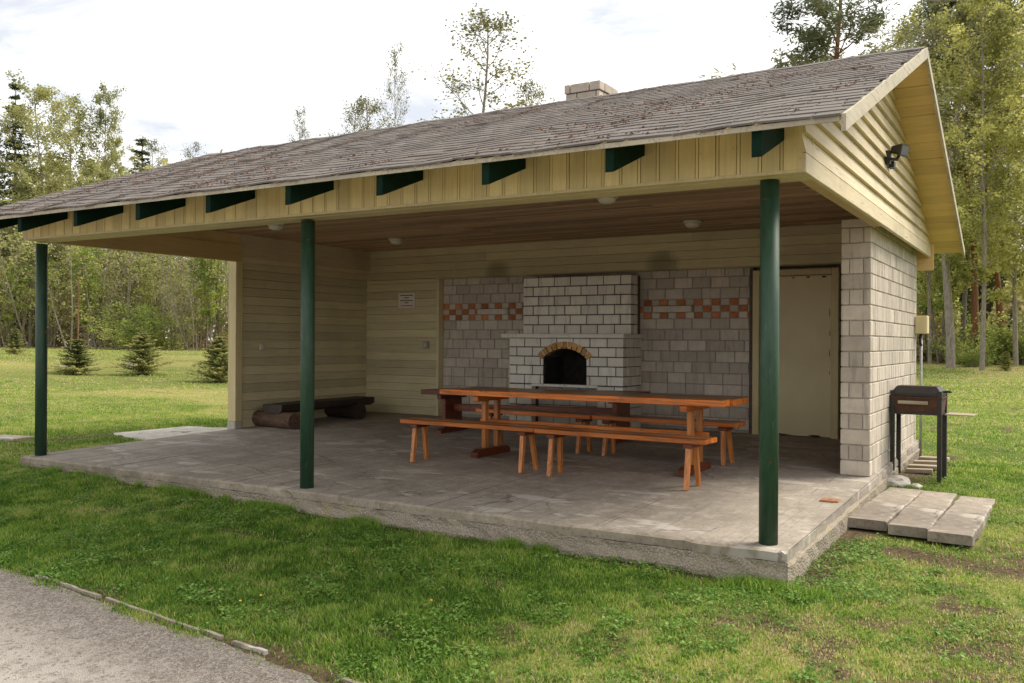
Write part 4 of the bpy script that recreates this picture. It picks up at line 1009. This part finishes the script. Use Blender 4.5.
def turf(n, xr, yr_, rg, hmin, hmax, w, keepfar=None, tb=.27):
    x = rg.uniform(*xr, n); y = rg.uniform(*yr_, n)
    d = np.hypot(x - CAM[0], y - CAM[1]); ok = ~in_rect(x, y, (-8.44, .17, -.125, 6.2)) & (y > road_edge(x) - .1) & ~in_rect(x, y, (.17, 1.13, 1.62, 3.66)) & ~in_rect(x, y, (-9.9, -8.44, 1.9, 3.6))
    # inside the camera's wedge, with a margin for a step to the side
    v = np.c_[x, y] - CAM; fw = v @ np.array([-.52, .854]); rt = v @ np.array([.854, .52]); ok &= (fw > 1.5) & (np.abs(rt) < fw * .72 + 1.6)
    if keepfar: ok &= (d > keepfar[0]) & (d < keepfar[1])
    s = soil(x, y); ok &= rg.random(n) > s * 1.05
    x, y, s = x[ok], y[ok], s[ok]; z = surf(x, y); dr = dry(x, y)
    tuft = fbm(x, y, 2.3, 51); fine = fbm(x, y, 7, 61, 2)
    hh = rg.uniform(hmin, hmax, len(x)) * (.3 + 1.0 * tuft + 1.5 * np.clip(fbm(x, y, 1.2, 53) - .52, 0, 1) * (1 + 2 * fine)) * (1 - .55 * s) * (1 - .35 * dr)
    t = tb + .50 * dr + (tuft - .5) * .4 + (fine - .5) * .7 + rg.normal(0, .21, len(x)); t = np.clip(t, 0, 1)
    t = np.where(rg.random(len(x)) < .04 + .16 * dr + .25 * s, np.clip(t + .5, 0, 1), t)
    return blades(np.c_[x, y, z], hh, w * rg.uniform(.7, 1.3, len(x)), t, rg)
def merge(parts):
    V = []; L = []; C = []; T = []; off = 0
    for v, l, c, t in parts: V.append(v); L.append(l + off); C.append(c); T.append(t); off += len(v)
    return np.concatenate(V), np.concatenate(L), np.concatenate(C), np.concatenate(T)
rg = np.random.default_rng(3)
parts = [turf(400000, (-9.5, 3.5), (-3.0, -.1), rg, .014, .050, .0068),
         turf(150000, (.15, 4.5), (-1.2, 6), rg, .012, .040, .0072),
         turf(60000, (-13, -8.4), (-2, 6), rg, .03, .06, .007),
         turf(200000, (-26, -8.5), (-2, 15), rg, .018, .034, .016, (10, 26), .40),
         turf(120000, (-3, 7), (5, 20), rg, .018, .034, .014, (9, 24), .40),
         turf(130000, (-60, -12), (-2, 42), rg, .025, .045, .045, (24, 75), .5), turf(80000, (-12, 12), (16, 36), rg, .03, .05, .035, (22, 50), .45)]
# ranker tufts along the slab and the road edge
n = 16000; x = rg.uniform(-8.6, .5, n); y = -.16 - np.abs(rg.normal(0, .09, n)); k = fbm(x, y, 2.5, 88); ok = k > .52; x, y = x[ok], y[ok]
parts.append(blades(np.c_[x, y, surf(x, y)], rg.uniform(.03, .10, len(x)), rg.uniform(.004, .007, len(x)), np.clip(rg.normal(.36, .14, len(x)), 0, 1), rg))
tag(fast_mesh('grass', *merge(parts), M['grass']), kind='stuff')
# broad-leaved weeds
def leafquads(P, size, tint, rg, up=.75, aspect=.8):
    n = len(P); nrm = rg.normal(0, 1, (n, 3)); nrm /= np.linalg.norm(nrm, axis=1)[:, None] + 1e-9; nrm[:, 2] = np.abs(nrm[:, 2]); nrm = nrm * (1 - up) + np.array([0, 0, 1]) * up; nrm /= np.linalg.norm(nrm, axis=1)[:, None]
    a = rg.normal(0, 1, (n, 3)); u = np.cross(nrm, a); u /= np.linalg.norm(u, axis=1)[:, None] + 1e-9; v = np.cross(nrm, u)
    s = np.asarray(size)[:, None] if hasattr(size, '__len__') else size
    V = np.stack([P - u * s * .5, P - v * s * .5 * aspect, P + u * s * .5, P + v * s * .5 * aspect], 1).reshape(-1, 3)
    return V, np.arange(4 * n), np.full(n, 4), tint
def weeds(n, xr, yr_, rg, mask):
    x = rg.uniform(*xr, n); y = rg.uniform(*yr_, n); ok = mask(x, y) & ~in_rect(x, y, (-8.44, .175, -.13, 6.2)) & ~in_rect(x, y, (.17, 1.13, 1.62, 3.66)) & (y > road_edge(x)); x, y = x[ok], y[ok]
    cl = fbm(x, y, 5, 44, 2); z = surf(x, y) + .006 + .05 * rg.random(len(x)) * cl
    return leafquads(np.c_[x, y, z], rg.uniform(.010, .027, len(x)) * (.6 + .7 * cl), np.clip(.36 + (cl - .5) * .9 + rg.normal(0, .2, len(x)), 0, 1), rg, .55)
wp = [weeds(210000, (-9, 3), (-2.6, -.15), rg, lambda x, y: (fbm(x, y, 1.6, 91) * .6 + fbm(x, y, 6, 92, 2) * .4 > .50) & (rg.random(len(x)) > soil(x, y))), weeds(16000, (-.1, 1.3), (-.9, 1.9), rg, lambda x, y: fbm(x, y, 3, 95) * .5 - np.hypot((x - .42) / .6, (y - .55) / 1.0) * .35 > .0),
      weeds(60000, (.2, 3.6), (-1.3, 6), rg, lambda x, y: (fbm(x, y, 1.7, 97) * .6 + fbm(x, y, 6, 98, 2) * .4 > .53) & (rg.random(len(x)) > soil(x, y))), weeds(2500, (-8.6, .4), (-.32, -.13), rg, lambda x, y: fbm(x, y, 2.2, 99) > .5),
      weeds(1500, (.17, .34), (2.2, 4.1), rg, lambda x, y: fbm(x, y, 3, 71) > .45)]
tag(fast_mesh('weeds', *merge(wp), M['weed']), kind='stuff')
# three dandelions in the near grass
mY = m_simple('dandelion_yellow', (.75, .38, .02), (.85, .50, .05), 60, .7, .3)
for x, y, lab in ((-2.66, -2.06, 'orange-yellow dandelion nearest the gravel in the front grass'), (-2.62, -1.93, 'yellow dandelion just behind the nearest dandelion'), (-1.62, -1.5, 'small yellow dandelion farther right in the front grass')):
    z = float(surf(x, y)); o = empty('dandelion', (x, y, z), 0, lab, 'flower', 'dandelions in the front grass')
    b = MB(); b.tube([(0, 0, 0), (.004, .002, .025), (.003, .006, .042)], .002, 5); b.build('stem', M['weed'], o)
    b = MB(); b.lathe([(.003, -.004), (.009, 0), (.008, .004), (.003, .006)], (.003, .006, .044), 12); b.build('flower_head', mY, o)

# ------------------------------------------------------------------ trees
def rot_about(d, ang, az):
    d = d.normalized(); u = d.orthogonal().normalized(); w = d.cross(u)
    return (d * math.cos(ang) + (u * math.cos(az) + w * math.sin(az)) * math.sin(ang)).normalized()
def limb(b, p, d, L, r, rr, n=4, seg=4, droop=0, wob=.12):
    pts = [p.copy()]; d = d.copy()
    for k in range(seg):
        d = (d + Vector((rr.gauss(0, wob), rr.gauss(0, wob), rr.gauss(0, wob * .7) - droop))).normalized(); pts.append(pts[-1] + d * (L / seg))
    b.tube(pts, [r * (1 - .8 * k / seg) for k in range(seg + 1)], n, False)
    return pts
def tree_proto(kind, seed):
    early = kind == 'early_birch'
    if early: kind = 'birch'
    rr = random.Random(seed); b = MB(); leaves = []; sizes = []
    def spray(p, n, rad, size):
        for _ in range(n):
            leaves.append((p.x + rr.gauss(0, rad), p.y + rr.gauss(0, rad), p.z + rr.gauss(0, rad * .8))); sizes.append(size * rr.uniform(.6, 1.35))
    if kind in ('birch', 'aspen', 'thin', 'bare'):
        H = {'birch': 16, 'aspen': 15, 'thin': 12, 'bare': 9}[kind]; r0 = {'birch': .115, 'aspen': .11, 'thin': .075, 'bare': .06}[kind]
        nst = 1 if kind in ('birch', 'aspen') else rr.choice((1, 2, 2, 3))
        for st_ in range(nst):
            H_ = H * rr.uniform(.75, 1.02) if nst > 1 else H
            base = Vector((rr.uniform(-.3, .3), rr.uniform(-.3, .3), -.3)) if nst > 1 else Vector((0, 0, -.3))
            d = Vector((rr.gauss(0, .06), rr.gauss(0, .06), 1)) if kind != 'bare' else Vector((rr.gauss(0, .25), rr.gauss(0, .25), 1)); pts = [base]; ns = 10
            for k in range(ns):
                d = (d + Vector((rr.gauss(0, .035), rr.gauss(0, .035), .05))).normalized(); pts.append(pts[-1] + d * H_ / ns)
            b.tube(pts, [r0 * (1 - .92 * k / ns) + .008 for k in range(ns + 1)], 8, False)
            nb = {'birch': 58, 'aspen': 40, 'thin': 22, 'bare': 20}[kind]; h0 = {'birch': .22, 'aspen': .3, 'thin': .3, 'bare': .12}[kind]
            for i in range(nb):
                t = h0 + (1 - h0) * (i + rr.random()) / nb; f = t * ns; k = min(int(f), ns - 1); p = pts[k].lerp(pts[k + 1], f - k)
                prof = math.sin(math.pi * min(1, .12 + (1 - t) / (1 - h0) * .80)) if kind != 'aspen' else (.35 + .65 * math.sin(math.pi * (1 - t) / (1 - h0)))
                L = {'birch': 3.0, 'aspen': 2.3, 'thin': 1.7, 'bare': 1.8}[kind] * prof * rr.uniform(.6, 1.2); dd = Vector((math.cos(i * 2.4 + rr.random()), math.sin(i * 2.4 + rr.random()), rr.uniform(.5, 1.3)))
                lp = limb(b, p, dd.normalized(), L, r0 * .22 * (1 - .6 * t) + .008, rr, 4, 4, .07 if kind == 'birch' else -.02)
                for q in range({'birch': 5, 'aspen': 9, 'thin': 3, 'bare': 3}[kind]):
                    s_ = rr.uniform(.3, 1) * 3.99; k2 = int(s_); pp = lp[k2].lerp(lp[k2 + 1], s_ - k2); d2 = rot_about(lp[k2 + 1] - lp[k2], rr.uniform(.4, 1.0), rr.uniform(0, 6.28)); L2 = L * rr.uniform(.25, .5)
                    tp = limb(b, pp, d2, L2, .008 if kind != 'aspen' else .011, rr, 3, 2, .1 if kind == 'birch' else 0)
                    nl = {'birch': 42 if early else 44, 'aspen': 12, 'thin': 16, 'bare': 5}[kind]
                    for u in range(nl):
                        w = rr.random(); c = tp[0].lerp(tp[2], w); spray(c, 1, .16, {'birch': .135, 'aspen': .095, 'thin': .18, 'bare': .17}[kind])
                if kind in ('birch', 'aspen'): spray(lp[-1], 10 if kind == 'birch' else 5, .2, .12 if kind == 'birch' else .09)
        mats = ('bark_grey' if kind != 'thin' else 'bark_brown', {'birch': 'olive_leaf' if early else 'birch_leaf', 'aspen': 'twig_leaf', 'thin': 'green_leaf', 'bare': 'dull_leaf'}[kind]); up, asp = .25, .8
    elif kind in ('spruce', 'young'):
        H = 18 if kind == 'spruce' else 1.75; sc = H / 18; r0 = .2 * sc if kind == 'spruce' else .03
        b.tube([(0, 0, -.3 * sc), (0, 0, H * .5), (rr.uniform(-.2, .2) * sc, rr.uniform(-.2, .2) * sc, H)], [r0, r0 * .6, .02 * sc + .003], 8, False)
        nw = 46 if kind == 'spruce' else 20
        for i in range(nw):
            t = (.10 if kind == 'spruce' else .03) + (.97 - .05) * (i + rr.random() * .6) / nw; z = (t + rr.uniform(-.016, .016)) * H
            if t > .985: continue
            for j in range(7 if kind == 'spruce' else 9):
                az = j * 6.283 / 7 + i * 1.3 + rr.uniform(-.3, .3); L = (3.0 * (1 - t) ** .85 + .25) * sc * (rr.uniform(.65, 1.15) if kind == 'spruce' else rr.uniform(.45, 1.25) * 2.0)
                dd = Vector((math.cos(az), math.sin(az), (-.12 if kind == 'spruce' else .30) + .35 * t + rr.uniform(-.22, .22))).normalized()
                lp = limb(b, Vector((0, 0, z)), dd, L, .02 * sc + .002, rr, 3, 3, .03 if kind == 'spruce' else -.03, .06)
                nl = int((30 if kind == 'spruce' else 36) * (.4 + L / (3 * sc)))
                for u in range(nl):
                    w = rr.uniform(.15, 1.0) * 2.99; k2 = int(w); c = lp[k2].lerp(lp[k2 + 1], w - k2); spr = (.15 if kind == 'spruce' else .12) * L * (1.2 - w / 3) + .02 * sc
                    leaves.append((c.x + rr.gauss(0, spr), c.y + rr.gauss(0, spr), c.z + rr.gauss(0, spr * .5) - .08 * sc)); sizes.append((.36 * sc if kind == 'spruce' else .07) * rr.uniform(.6, 1.3))
        mats = ('bark_brown', 'spruce_leaf' if kind == 'spruce' else 'yspruce_leaf'); up, asp = .35, .32
    elif kind == 'pine':
        H = 17; r0 = .17; pts = [Vector((0, 0, -.3))]; d = Vector((0, 0, 1))
        for k in range(10): d = (d + Vector((rr.gauss(0, .025), rr.gauss(0, .025), .06))).normalized(); pts.append(pts[-1] + d * H / 10)
        b.tube(pts, [r0 * (1 - .8 * k / 10) for k in range(11)], 9, False)
        for i in range(44):
            t = .50 + .5 * (i + rr.random()) / 44; f = min(9.99, t * 10); k = int(f); p = pts[k].lerp(pts[k + 1], f - k); L = 3.3 * (1 - ((t - .58) / .5) ** 2 * .85) * rr.uniform(.45, 1.1) if t < 1 else .4
            if t < .58: L *= rr.choice((.3, .7))
            dd = Vector((math.cos(i * 2.4), math.sin(i * 2.4), rr.uniform(.05, .55) + (t - .6))).normalized(); lp = limb(b, p, dd, max(.3, L), .045 * (1.2 - t) + .012, rr, 4, 4, -.05, .16)
            for q in range(7):
                s_ = rr.uniform(.3, 1) * 3.99; k2 = int(s_); pp = lp[k2].lerp(lp[k2 + 1], s_ - k2); d2 = rot_about(lp[k2 + 1] - lp[k2], rr.uniform(.4, .9), rr.uniform(0, 6.28)); d2.z += .3; tp = limb(b, pp, d2.normalized(), L * .3, .010, rr, 3, 2, -.05)
                for u in range(3):
                    c = tp[0].lerp(tp[2], .4 + .3 * u); spray(c, 16, .16, .22)
            spray(lp[-1], 22, .22, .22)
        mats = ('bark_pine', 'pine_leaf'); up, asp = .3, .25
    elif kind == 'bush':
        for i in range(16):
            dd = Vector((rr.gauss(0, .55), rr.gauss(0, .55), 1)).normalized(); lp = limb(b, Vector((rr.gauss(0, .25), rr.gauss(0, .25), -.1)), dd, rr.uniform(1.4, 3.0), .025, rr, 4, 4, .03)
            for q in range(9):
                s_ = rr.uniform(.15, 1) * 3.99; k2 = int(s_); pp = lp[k2].lerp(lp[k2 + 1], s_ - k2); d2 = rot_about(lp[k2 + 1] - lp[k2], rr.uniform(.4, 1.1), rr.uniform(0, 6.28)); tp = limb(b, pp, d2, rr.uniform(.3, .8), .007, rr, 3, 2)
                for u in range(14): spray(tp[0].lerp(tp[2], rr.random()), 1, .12, .12)
        mats = ('bark_brown', 'green_leaf'); up, asp = .25, .8
    P = np.array(leaves); S = np.array(sizes)
    cl = fbm(P[:, 0] * 1.0 + P[:, 1] * .7 + 50, P[:, 2] + P[:, 1] * .5 + 30, .55, seed, 2)
    grow = 0
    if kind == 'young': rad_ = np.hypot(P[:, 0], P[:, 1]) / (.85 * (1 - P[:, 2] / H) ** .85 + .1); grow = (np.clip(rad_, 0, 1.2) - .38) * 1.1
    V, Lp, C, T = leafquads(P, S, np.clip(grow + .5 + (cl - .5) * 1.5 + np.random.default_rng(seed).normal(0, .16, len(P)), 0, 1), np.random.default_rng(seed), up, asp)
    return b, (V, Lp, C, T), mats
PROTO = {}
def make_tree(key, kind, seed, name, loc, h, rz, label, cat, group=None, lean=(0, 0), wide=1.0):
    """first use builds the kind, later uses copy the thing and its two parts"""
    if key not in PROTO:
        b, lv, mats = tree_proto(kind, seed); root = empty(name)
        b.build('trunk', M[mats[0]], root, True); fast_mesh('crown', *lv, M[mats[1]], root)
        PROTO[key] = (root, {'birch': 16, 'early_birch': 16, 'aspen': 15, 'thin': 12, 'bare': 9, 'spruce': 18, 'young': 1.75, 'pine': 17, 'bush': 3}[kind]); o = root
    else: o = copy_tree(PROTO[key][0]); o.name = name
    s = h / PROTO[key][1]; o.location = loc; o.scale = (s * wide, s * wide, s); o.rotation_euler = (lean[0], lean[1], rz)
    for k in ('label', 'category', 'group'):
        if k in o: del o[k]
    return tag(o, label, cat, group)
CF, CR = np.array([-.5197, .8543]), np.array([.8543, .5197])
def at(u, depth):                           # ground point seen at picture column u, at that distance ahead
    p = CAM + CF * depth + CR * (u - 512) / 900 * depth; return p[0], p[1]
def put_tree(u, depth, topv, key, kind, seed, name, label, cat, group=None, lean=(0, 0), wide=1.0, rz=None):
    x, y = at(u, depth); z = gz(x, y); h = 1.325 + (341.5 - topv) / 900 * depth - z
    return make_tree(key, kind, seed, name, (x, y, z - .05), h, rr0.uniform(0, 6.28) if rz is None else rz, label, cat, group, lean, wide)
rr0 = random.Random(77)
# young spruces on the left lawn
YS = 'young spruces on the left lawn'
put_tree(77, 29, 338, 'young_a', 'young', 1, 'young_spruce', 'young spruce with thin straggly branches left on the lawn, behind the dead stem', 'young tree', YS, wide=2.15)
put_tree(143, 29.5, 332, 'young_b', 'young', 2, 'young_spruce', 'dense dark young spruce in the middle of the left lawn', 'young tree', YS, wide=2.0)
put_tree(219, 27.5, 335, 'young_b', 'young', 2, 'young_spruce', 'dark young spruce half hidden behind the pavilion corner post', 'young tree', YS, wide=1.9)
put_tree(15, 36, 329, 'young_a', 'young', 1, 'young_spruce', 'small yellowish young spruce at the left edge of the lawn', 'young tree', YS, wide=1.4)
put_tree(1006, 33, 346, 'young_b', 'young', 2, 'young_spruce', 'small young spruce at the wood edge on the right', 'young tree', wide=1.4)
x, y = at(77, 29.3); b = MB(); rs = random.Random(5); z = gz(x, y)
b.tube([(0, 0, -.1), (.03, .02, 1.4), (0, .05, 2.4), (.02, .03, 3.3)], [.035, .028, .02, .006], 6, False)
for k in range(26): limb(b, Vector((.01, .03, 1.0 + .085 * k)), Vector((math.cos(k * 2.4), math.sin(k * 2.4), .1)).normalized(), .75 * (1 - k / 32), .007, rs, 3, 3, -.02)
o = b.build('dead_sapling', m_simple('dead_brown_wood', (.13, .07, .03), (.25, .15, .07), 6, .9)); o.location = (x, y, z); tag(o, 'thin brown dead sapling standing in the left young spruce', 'dead tree')
# tall trees over the left wood
T_ = lambda *a, **k: put_tree(*a, **k)
T_(14, 62, 84, 'spruce_a', 'spruce', 3, 'spruce_tree', 'tall dark spruce at the left edge of the photo', 'tree', wide=.95)
T_(-14, 66, 78, 'spruce_b', 'spruce', 13, 'spruce_tree', 'dark spruce cut off by the left edge of the photo', 'tree', wide=.95)
T_(50, 60, 92, 'early_a', 'early_birch', 4, 'birch_tree', 'tall broad light green birch beside the dark spruce on the left', 'tree', wide=1.05)
T_(70, 66, 106, 'early_b', 'early_birch', 14, 'birch_tree', 'tall birch just right of the broad birch on the left', 'tree')
T_(104, 62, 96, 'early_b', 'early_birch', 14, 'birch_tree', 'narrow tall birch standing alone above the left roof end', 'tree', wide=.62)
T_(120, 66, 140, 'early_a', 'early_birch', 4, 'birch_tree', 'shorter birch right of the narrow tall birch', 'tree', wide=.6)
T_(140, 75, 137, 'spruce_b', 'spruce', 13, 'spruce_tree', 'small dark pointed spruce over the left roof slope', 'tree', wide=1.25)
T_(160, 72, 141, 'aspen_a', 'aspen', 6, 'aspen_tree', 'thin leafing tree between small spruce and roof', 'tree', wide=.8)
T_(183, 72, 142, 'aspen_b', 'aspen', 16, 'aspen_tree', 'thin leafing tree rightmost above the left roof slope', 'tree', wide=.8)
T_(30, 58, 168, 'early_a', 'early_birch', 4, 'birch_tree', 'lower light green birch under the left spruce', 'tree', wide=1.1)
T_(88, 57, 172, 'early_b', 'early_birch', 14, 'birch_tree', 'low bright birch under the narrow tall birch', 'tree', wide=1.1)
T_(140, 60, 176, 'early_a', 'early_birch', 4, 'birch_tree', 'low bright birch just above the left roof edge', 'tree', wide=1.1)
# the crowded edge of the left wood: slender stems with few leaves
for i in range(105):
    u = rr0.uniform(-70, 265); dp = rr0.uniform(50, 66); kind, key, sd_ = rr0.choice((('bare', 'bare_a', 1), ('bare', 'bare_b', 2), ('thin', 'thin_a', 3), ('bare', 'bare_c', 5), ('thin', 'thin_b', 4), ('bare', 'bare_a', 1)))
    v = rr0.uniform(190, 262) if kind == 'thin' else rr0.uniform(205, 285)
    T_(u, dp, v, key, kind, sd_, 'slender_tree', 'slender half-bare tree in the crowded wood edge beyond the left lawn', 'tree', 'slender trees at the left wood edge', lean=(rr0.uniform(-.12, .12), rr0.uniform(-.12, .12)))
for i in range(3):
    T_(rr0.uniform(-50, 262), rr0.uniform(47, 54), rr0.uniform(292, 330), rr0.choice(('bush_a', 'bush_b')), 'bush', 8 + i % 2, 'bush', 'low leafy bush at the foot of the left wood', 'bush', 'bushes at the foot of the left wood', wide=1.3)
# trees seen over the roof
T_(484, 30, 0, 'aspen_a', 'aspen', 6, 'aspen_tree', 'tallest thin tree with sparse young leaves above the middle of the roof', 'tree', wide=1.35)
T_(404, 33, 42, 'aspen_b', 'aspen', 16, 'aspen_tree', 'narrow thin tree left of the tallest tree above the roof', 'tree', wide=.42)
T_(372, 36, 93, 'aspen_a', 'aspen', 6, 'aspen_tree', 'low bushy sparse tree above the roof, left of the narrow one', 'tree', wide=1.15)
T_(345, 38, 100, 'aspen_b', 'aspen', 16, 'aspen_tree', 'faint sparse tree above the left part of the roof', 'tree', wide=.8)
T_(312, 40, 108, 'aspen_b', 'aspen', 16, 'aspen_tree', 'thin pale treetop leftmost of those over the middle roof', 'tree', wide=.5)
T_(540, 34, 76, 'aspen_a', 'aspen', 6, 'aspen_tree', 'sparse treetop just left of the chimney', 'tree', wide=.9)
T_(752, 40, 55, 'bare_c', 'bare', 5, 'slender_tree', 'faint bare treetop over the right half of the roof', 'tree', wide=.5)
T_(808, 25, -62, 'pine_a', 'pine', 5, 'pine_tree', 'tall pine with orange trunk rising behind the roof on the right', 'tree', wide=1.3)
# right wood
T_(951, 34, -60, 'aspen_c', 'aspen', 26, 'aspen_tree', 'tall grey-trunked tree with yellow-green leaves right of the gable', 'tree', wide=1.35, lean=(0, 0))
T_(975, 39, -30, 'pine_b', 'pine', 15, 'pine_tree', 'dark pine with reddish trunk right of the grey-trunked tree', 'tree', wide=1.0)
T_(962, 40, -10, 'birch_a', 'birch', 4, 'birch_tree', 'yellow-green birch behind the grey-trunked tree', 'tree', wide=1.0)
T_(1003, 40, -40, 'pine_a', 'pine', 5, 'pine_tree', 'tall pine near the right edge of the photo', 'tree')
T_(1016, 36, 10, 'birch_b', 'birch', 14, 'birch_tree', 'leafy birch at the right edge of the photo', 'tree', wide=.95)
T_(990, 46, 40, 'spruce_a', 'spruce', 3, 'spruce_tree', 'dark spruce deep in the right wood', 'tree', wide=.9)
T_(930, 38, 20, 'birch_b', 'birch', 14, 'birch_tree', 'leafy birch directly behind the gable edge', 'tree', wide=.8)
T_(905, 42, 10, 'aspen_a', 'aspen', 6, 'aspen_tree', 'thin sparse tree showing above the ridge end', 'tree', wide=.8)
T_(1050, 38, -10, 'birch_a', 'birch', 4, 'birch_tree', 'birch just outside the right edge of the photo', 'tree')
for i in range(26):
    u = rr0.uniform(915, 1120); kind, key, sd_ = rr0.choice((('thin', 'thin_a', 3), ('thin', 'thin_b', 4), ('bare', 'bare_b', 2), ('thin', 'thin_a', 3)))
    T_(u, rr0.uniform(38, 52), rr0.uniform(120, 250), key, kind, sd_, 'slender_tree', 'slender young tree in the wood right of the pavilion', 'tree', 'slender trees in the right wood', lean=(rr0.uniform(-.08, .08), rr0.uniform(-.08, .08)))
for i in range(14):
    T_(rr0.uniform(915, 1080), rr0.uniform(35, 44), rr0.uniform(300, 338), rr0.choice(('bush_a', 'bush_b')), 'bush', 8 + i % 2, 'bush', 'leafy bush at the foot of the right wood', 'bush', 'bushes at the foot of the right wood', wide=1.3)
T_(982, 33, -8, 'birch_b', 'birch', 14, 'birch_tree', 'bright yellow-green birch standing in front of the dark right pines', 'tree', wide=.9)
T_(1040, 33, 40, 'birch_a', 'birch', 4, 'birch_tree', 'low leafy yellow-green birch cut off by the right edge of the photo', 'tree', wide=1.1)
T_(945, 44, 60, 'birch_a', 'birch', 4, 'birch_tree', 'pale birch filling the gap beside the gable rake', 'tree', wide=1.1)
# the depth of the wood behind, one mass
rg = np.random.default_rng(12)
def mass(n, u0, u1, d0, d1, vtop, size, seed):
    u = rg.uniform(u0, u1, n); dp = rg.uniform(d0, d1, n); p = CAM[None] + CF[None] * dp[:, None] + CR[None] * ((u - 512) / 900 * dp)[:, None]
    z0 = ground(p[:, 0], p[:, 1]); top = 1.325 + (341.5 - vtop) / 900 * dp + (fbm(u, dp * 0 + seed, .04, seed) - .5) * 9
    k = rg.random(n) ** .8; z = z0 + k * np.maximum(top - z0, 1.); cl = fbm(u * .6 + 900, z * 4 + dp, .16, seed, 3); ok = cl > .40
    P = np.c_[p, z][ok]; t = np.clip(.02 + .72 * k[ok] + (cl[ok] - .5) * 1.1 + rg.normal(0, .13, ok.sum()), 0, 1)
    return leafquads(P, rg.uniform(.5, 1.4, len(P)) * size, t, rg, .2, .8)
wm = [mass(46000, -110, 330, 68, 92, 188, .42, 5), mass(7000, -110, 300, 58, 66, 325, .22, 6), mass(22000, 890, 1160, 48, 66, 190, .34, 7), mass(16000, 890, 1140, 40, 50, 300, .24, 8), mass(20000, -110, 330, 66, 82, 288, .40, 21), mass(36000, 330, 890, 64, 88, 240, .45, 9)]
tag(fast_mesh('far_wood', *merge(wm), M['wood_mass']), kind='stuff')

# ------------------------------------------------------------------ light, sky, camera
SUN_EL, SUN_AZ = R(50), R(40)               # hazy sun behind the pavilion, to the right (+X) of +Y
sd = Vector((math.sin(SUN_AZ) * math.cos(SUN_EL), math.cos(SUN_AZ) * math.cos(SUN_EL), math.sin(SUN_EL)))
l = bpy.data.lights.new('sun', 'SUN'); l.energy = 3.0; l.angle = R(32); l.color = (1, .92, .79)
lo = bpy.data.objects.new('sun', l); COL.objects.link(lo); lo.rotation_euler = (-sd).to_track_quat('-Z', 'Y').to_euler(); lo.location = (0, 0, 30)
w = bpy.data.worlds.new('World'); scene.world = w; w.use_nodes = True; nt = w.node_tree; nt.nodes.clear(); N = NT(nt)
sky = N.n('ShaderNodeTexSky'); sky.sky_type = 'NISHITA'; sky.sun_disc = False; sky.sun_elevation = SUN_EL; sky.sun_rotation = SUN_AZ; sky.dust_density = 2
tc = N.n('ShaderNodeTexCoord'); mp = N.n('ShaderNodeMapping'); mp.inputs['Scale'].default_value = (1, 1, 3.2); mp.inputs['Rotation'].default_value = (0, R(8), R(20)); N.l(tc.outputs['Generated'], mp.inputs['Vector'])
c1 = N.noise(2.6, 8, .62, mp.outputs[0], .5)
cl = N.ramp(c1, [(.40, g3(0)), (.56, g3(.85)), (.66, g3(1))])
c2 = N.noise(8, 6, .6, mp.outputs[0], .4)
grey = N.mix(c2, (4.9, 5.05, 5.3), (5.7, 5.75, 5.8))
ccol = N.mix(c2, (8.1, 8.0, 7.75), (8.9, 8.75, 8.4))
veil = N.mix(.78, N.mix(1., sky.outputs[0], (.95, .95, 1.0), 'MULTIPLY'), grey)
mixc = N.mix(cl, veil, ccol)
bg = N.n('ShaderNodeBackground'); bg.inputs[1].default_value = .10; N.l(mixc, bg.inputs[0]); ow = N.n('ShaderNodeOutputWorld'); N.l(bg.outputs[0], ow.inputs[0])

cam = bpy.data.cameras.new('camera'); co = bpy.data.objects.new('camera', cam); COL.objects.link(co); scene.camera = co
cam.sensor_width = 36; cam.lens = 900 / 1024 * 36; cam.clip_end = 3000; cam.clip_start = .05
yaw, roll = .5465, .006
co.location = (1.64, -5.92, 1.325)
co.rotation_mode = 'QUATERNION'
fw = Vector((-math.sin(yaw), math.cos(yaw), 0)); rt = Vector((math.cos(yaw), math.sin(yaw), 0)); up = Vector((0, 0, 1))
r3 = rt * math.cos(roll) + up * math.sin(roll); u3 = up * math.cos(roll) - rt * math.sin(roll)
co.rotation_quaternion = Matrix((r3, u3, -fw)).transposed().to_quaternion()
vs_ = scene.view_settings; vs_.view_transform = 'Standard'; vs_.look = 'None'; vs_.exposure = .84; vs_.gamma = 1
scene.cycles.use_denoising = True; scene.cycles.max_bounces = 8; scene.cycles.diffuse_bounces = 5; scene.cycles.transparent_max_bounces = 8
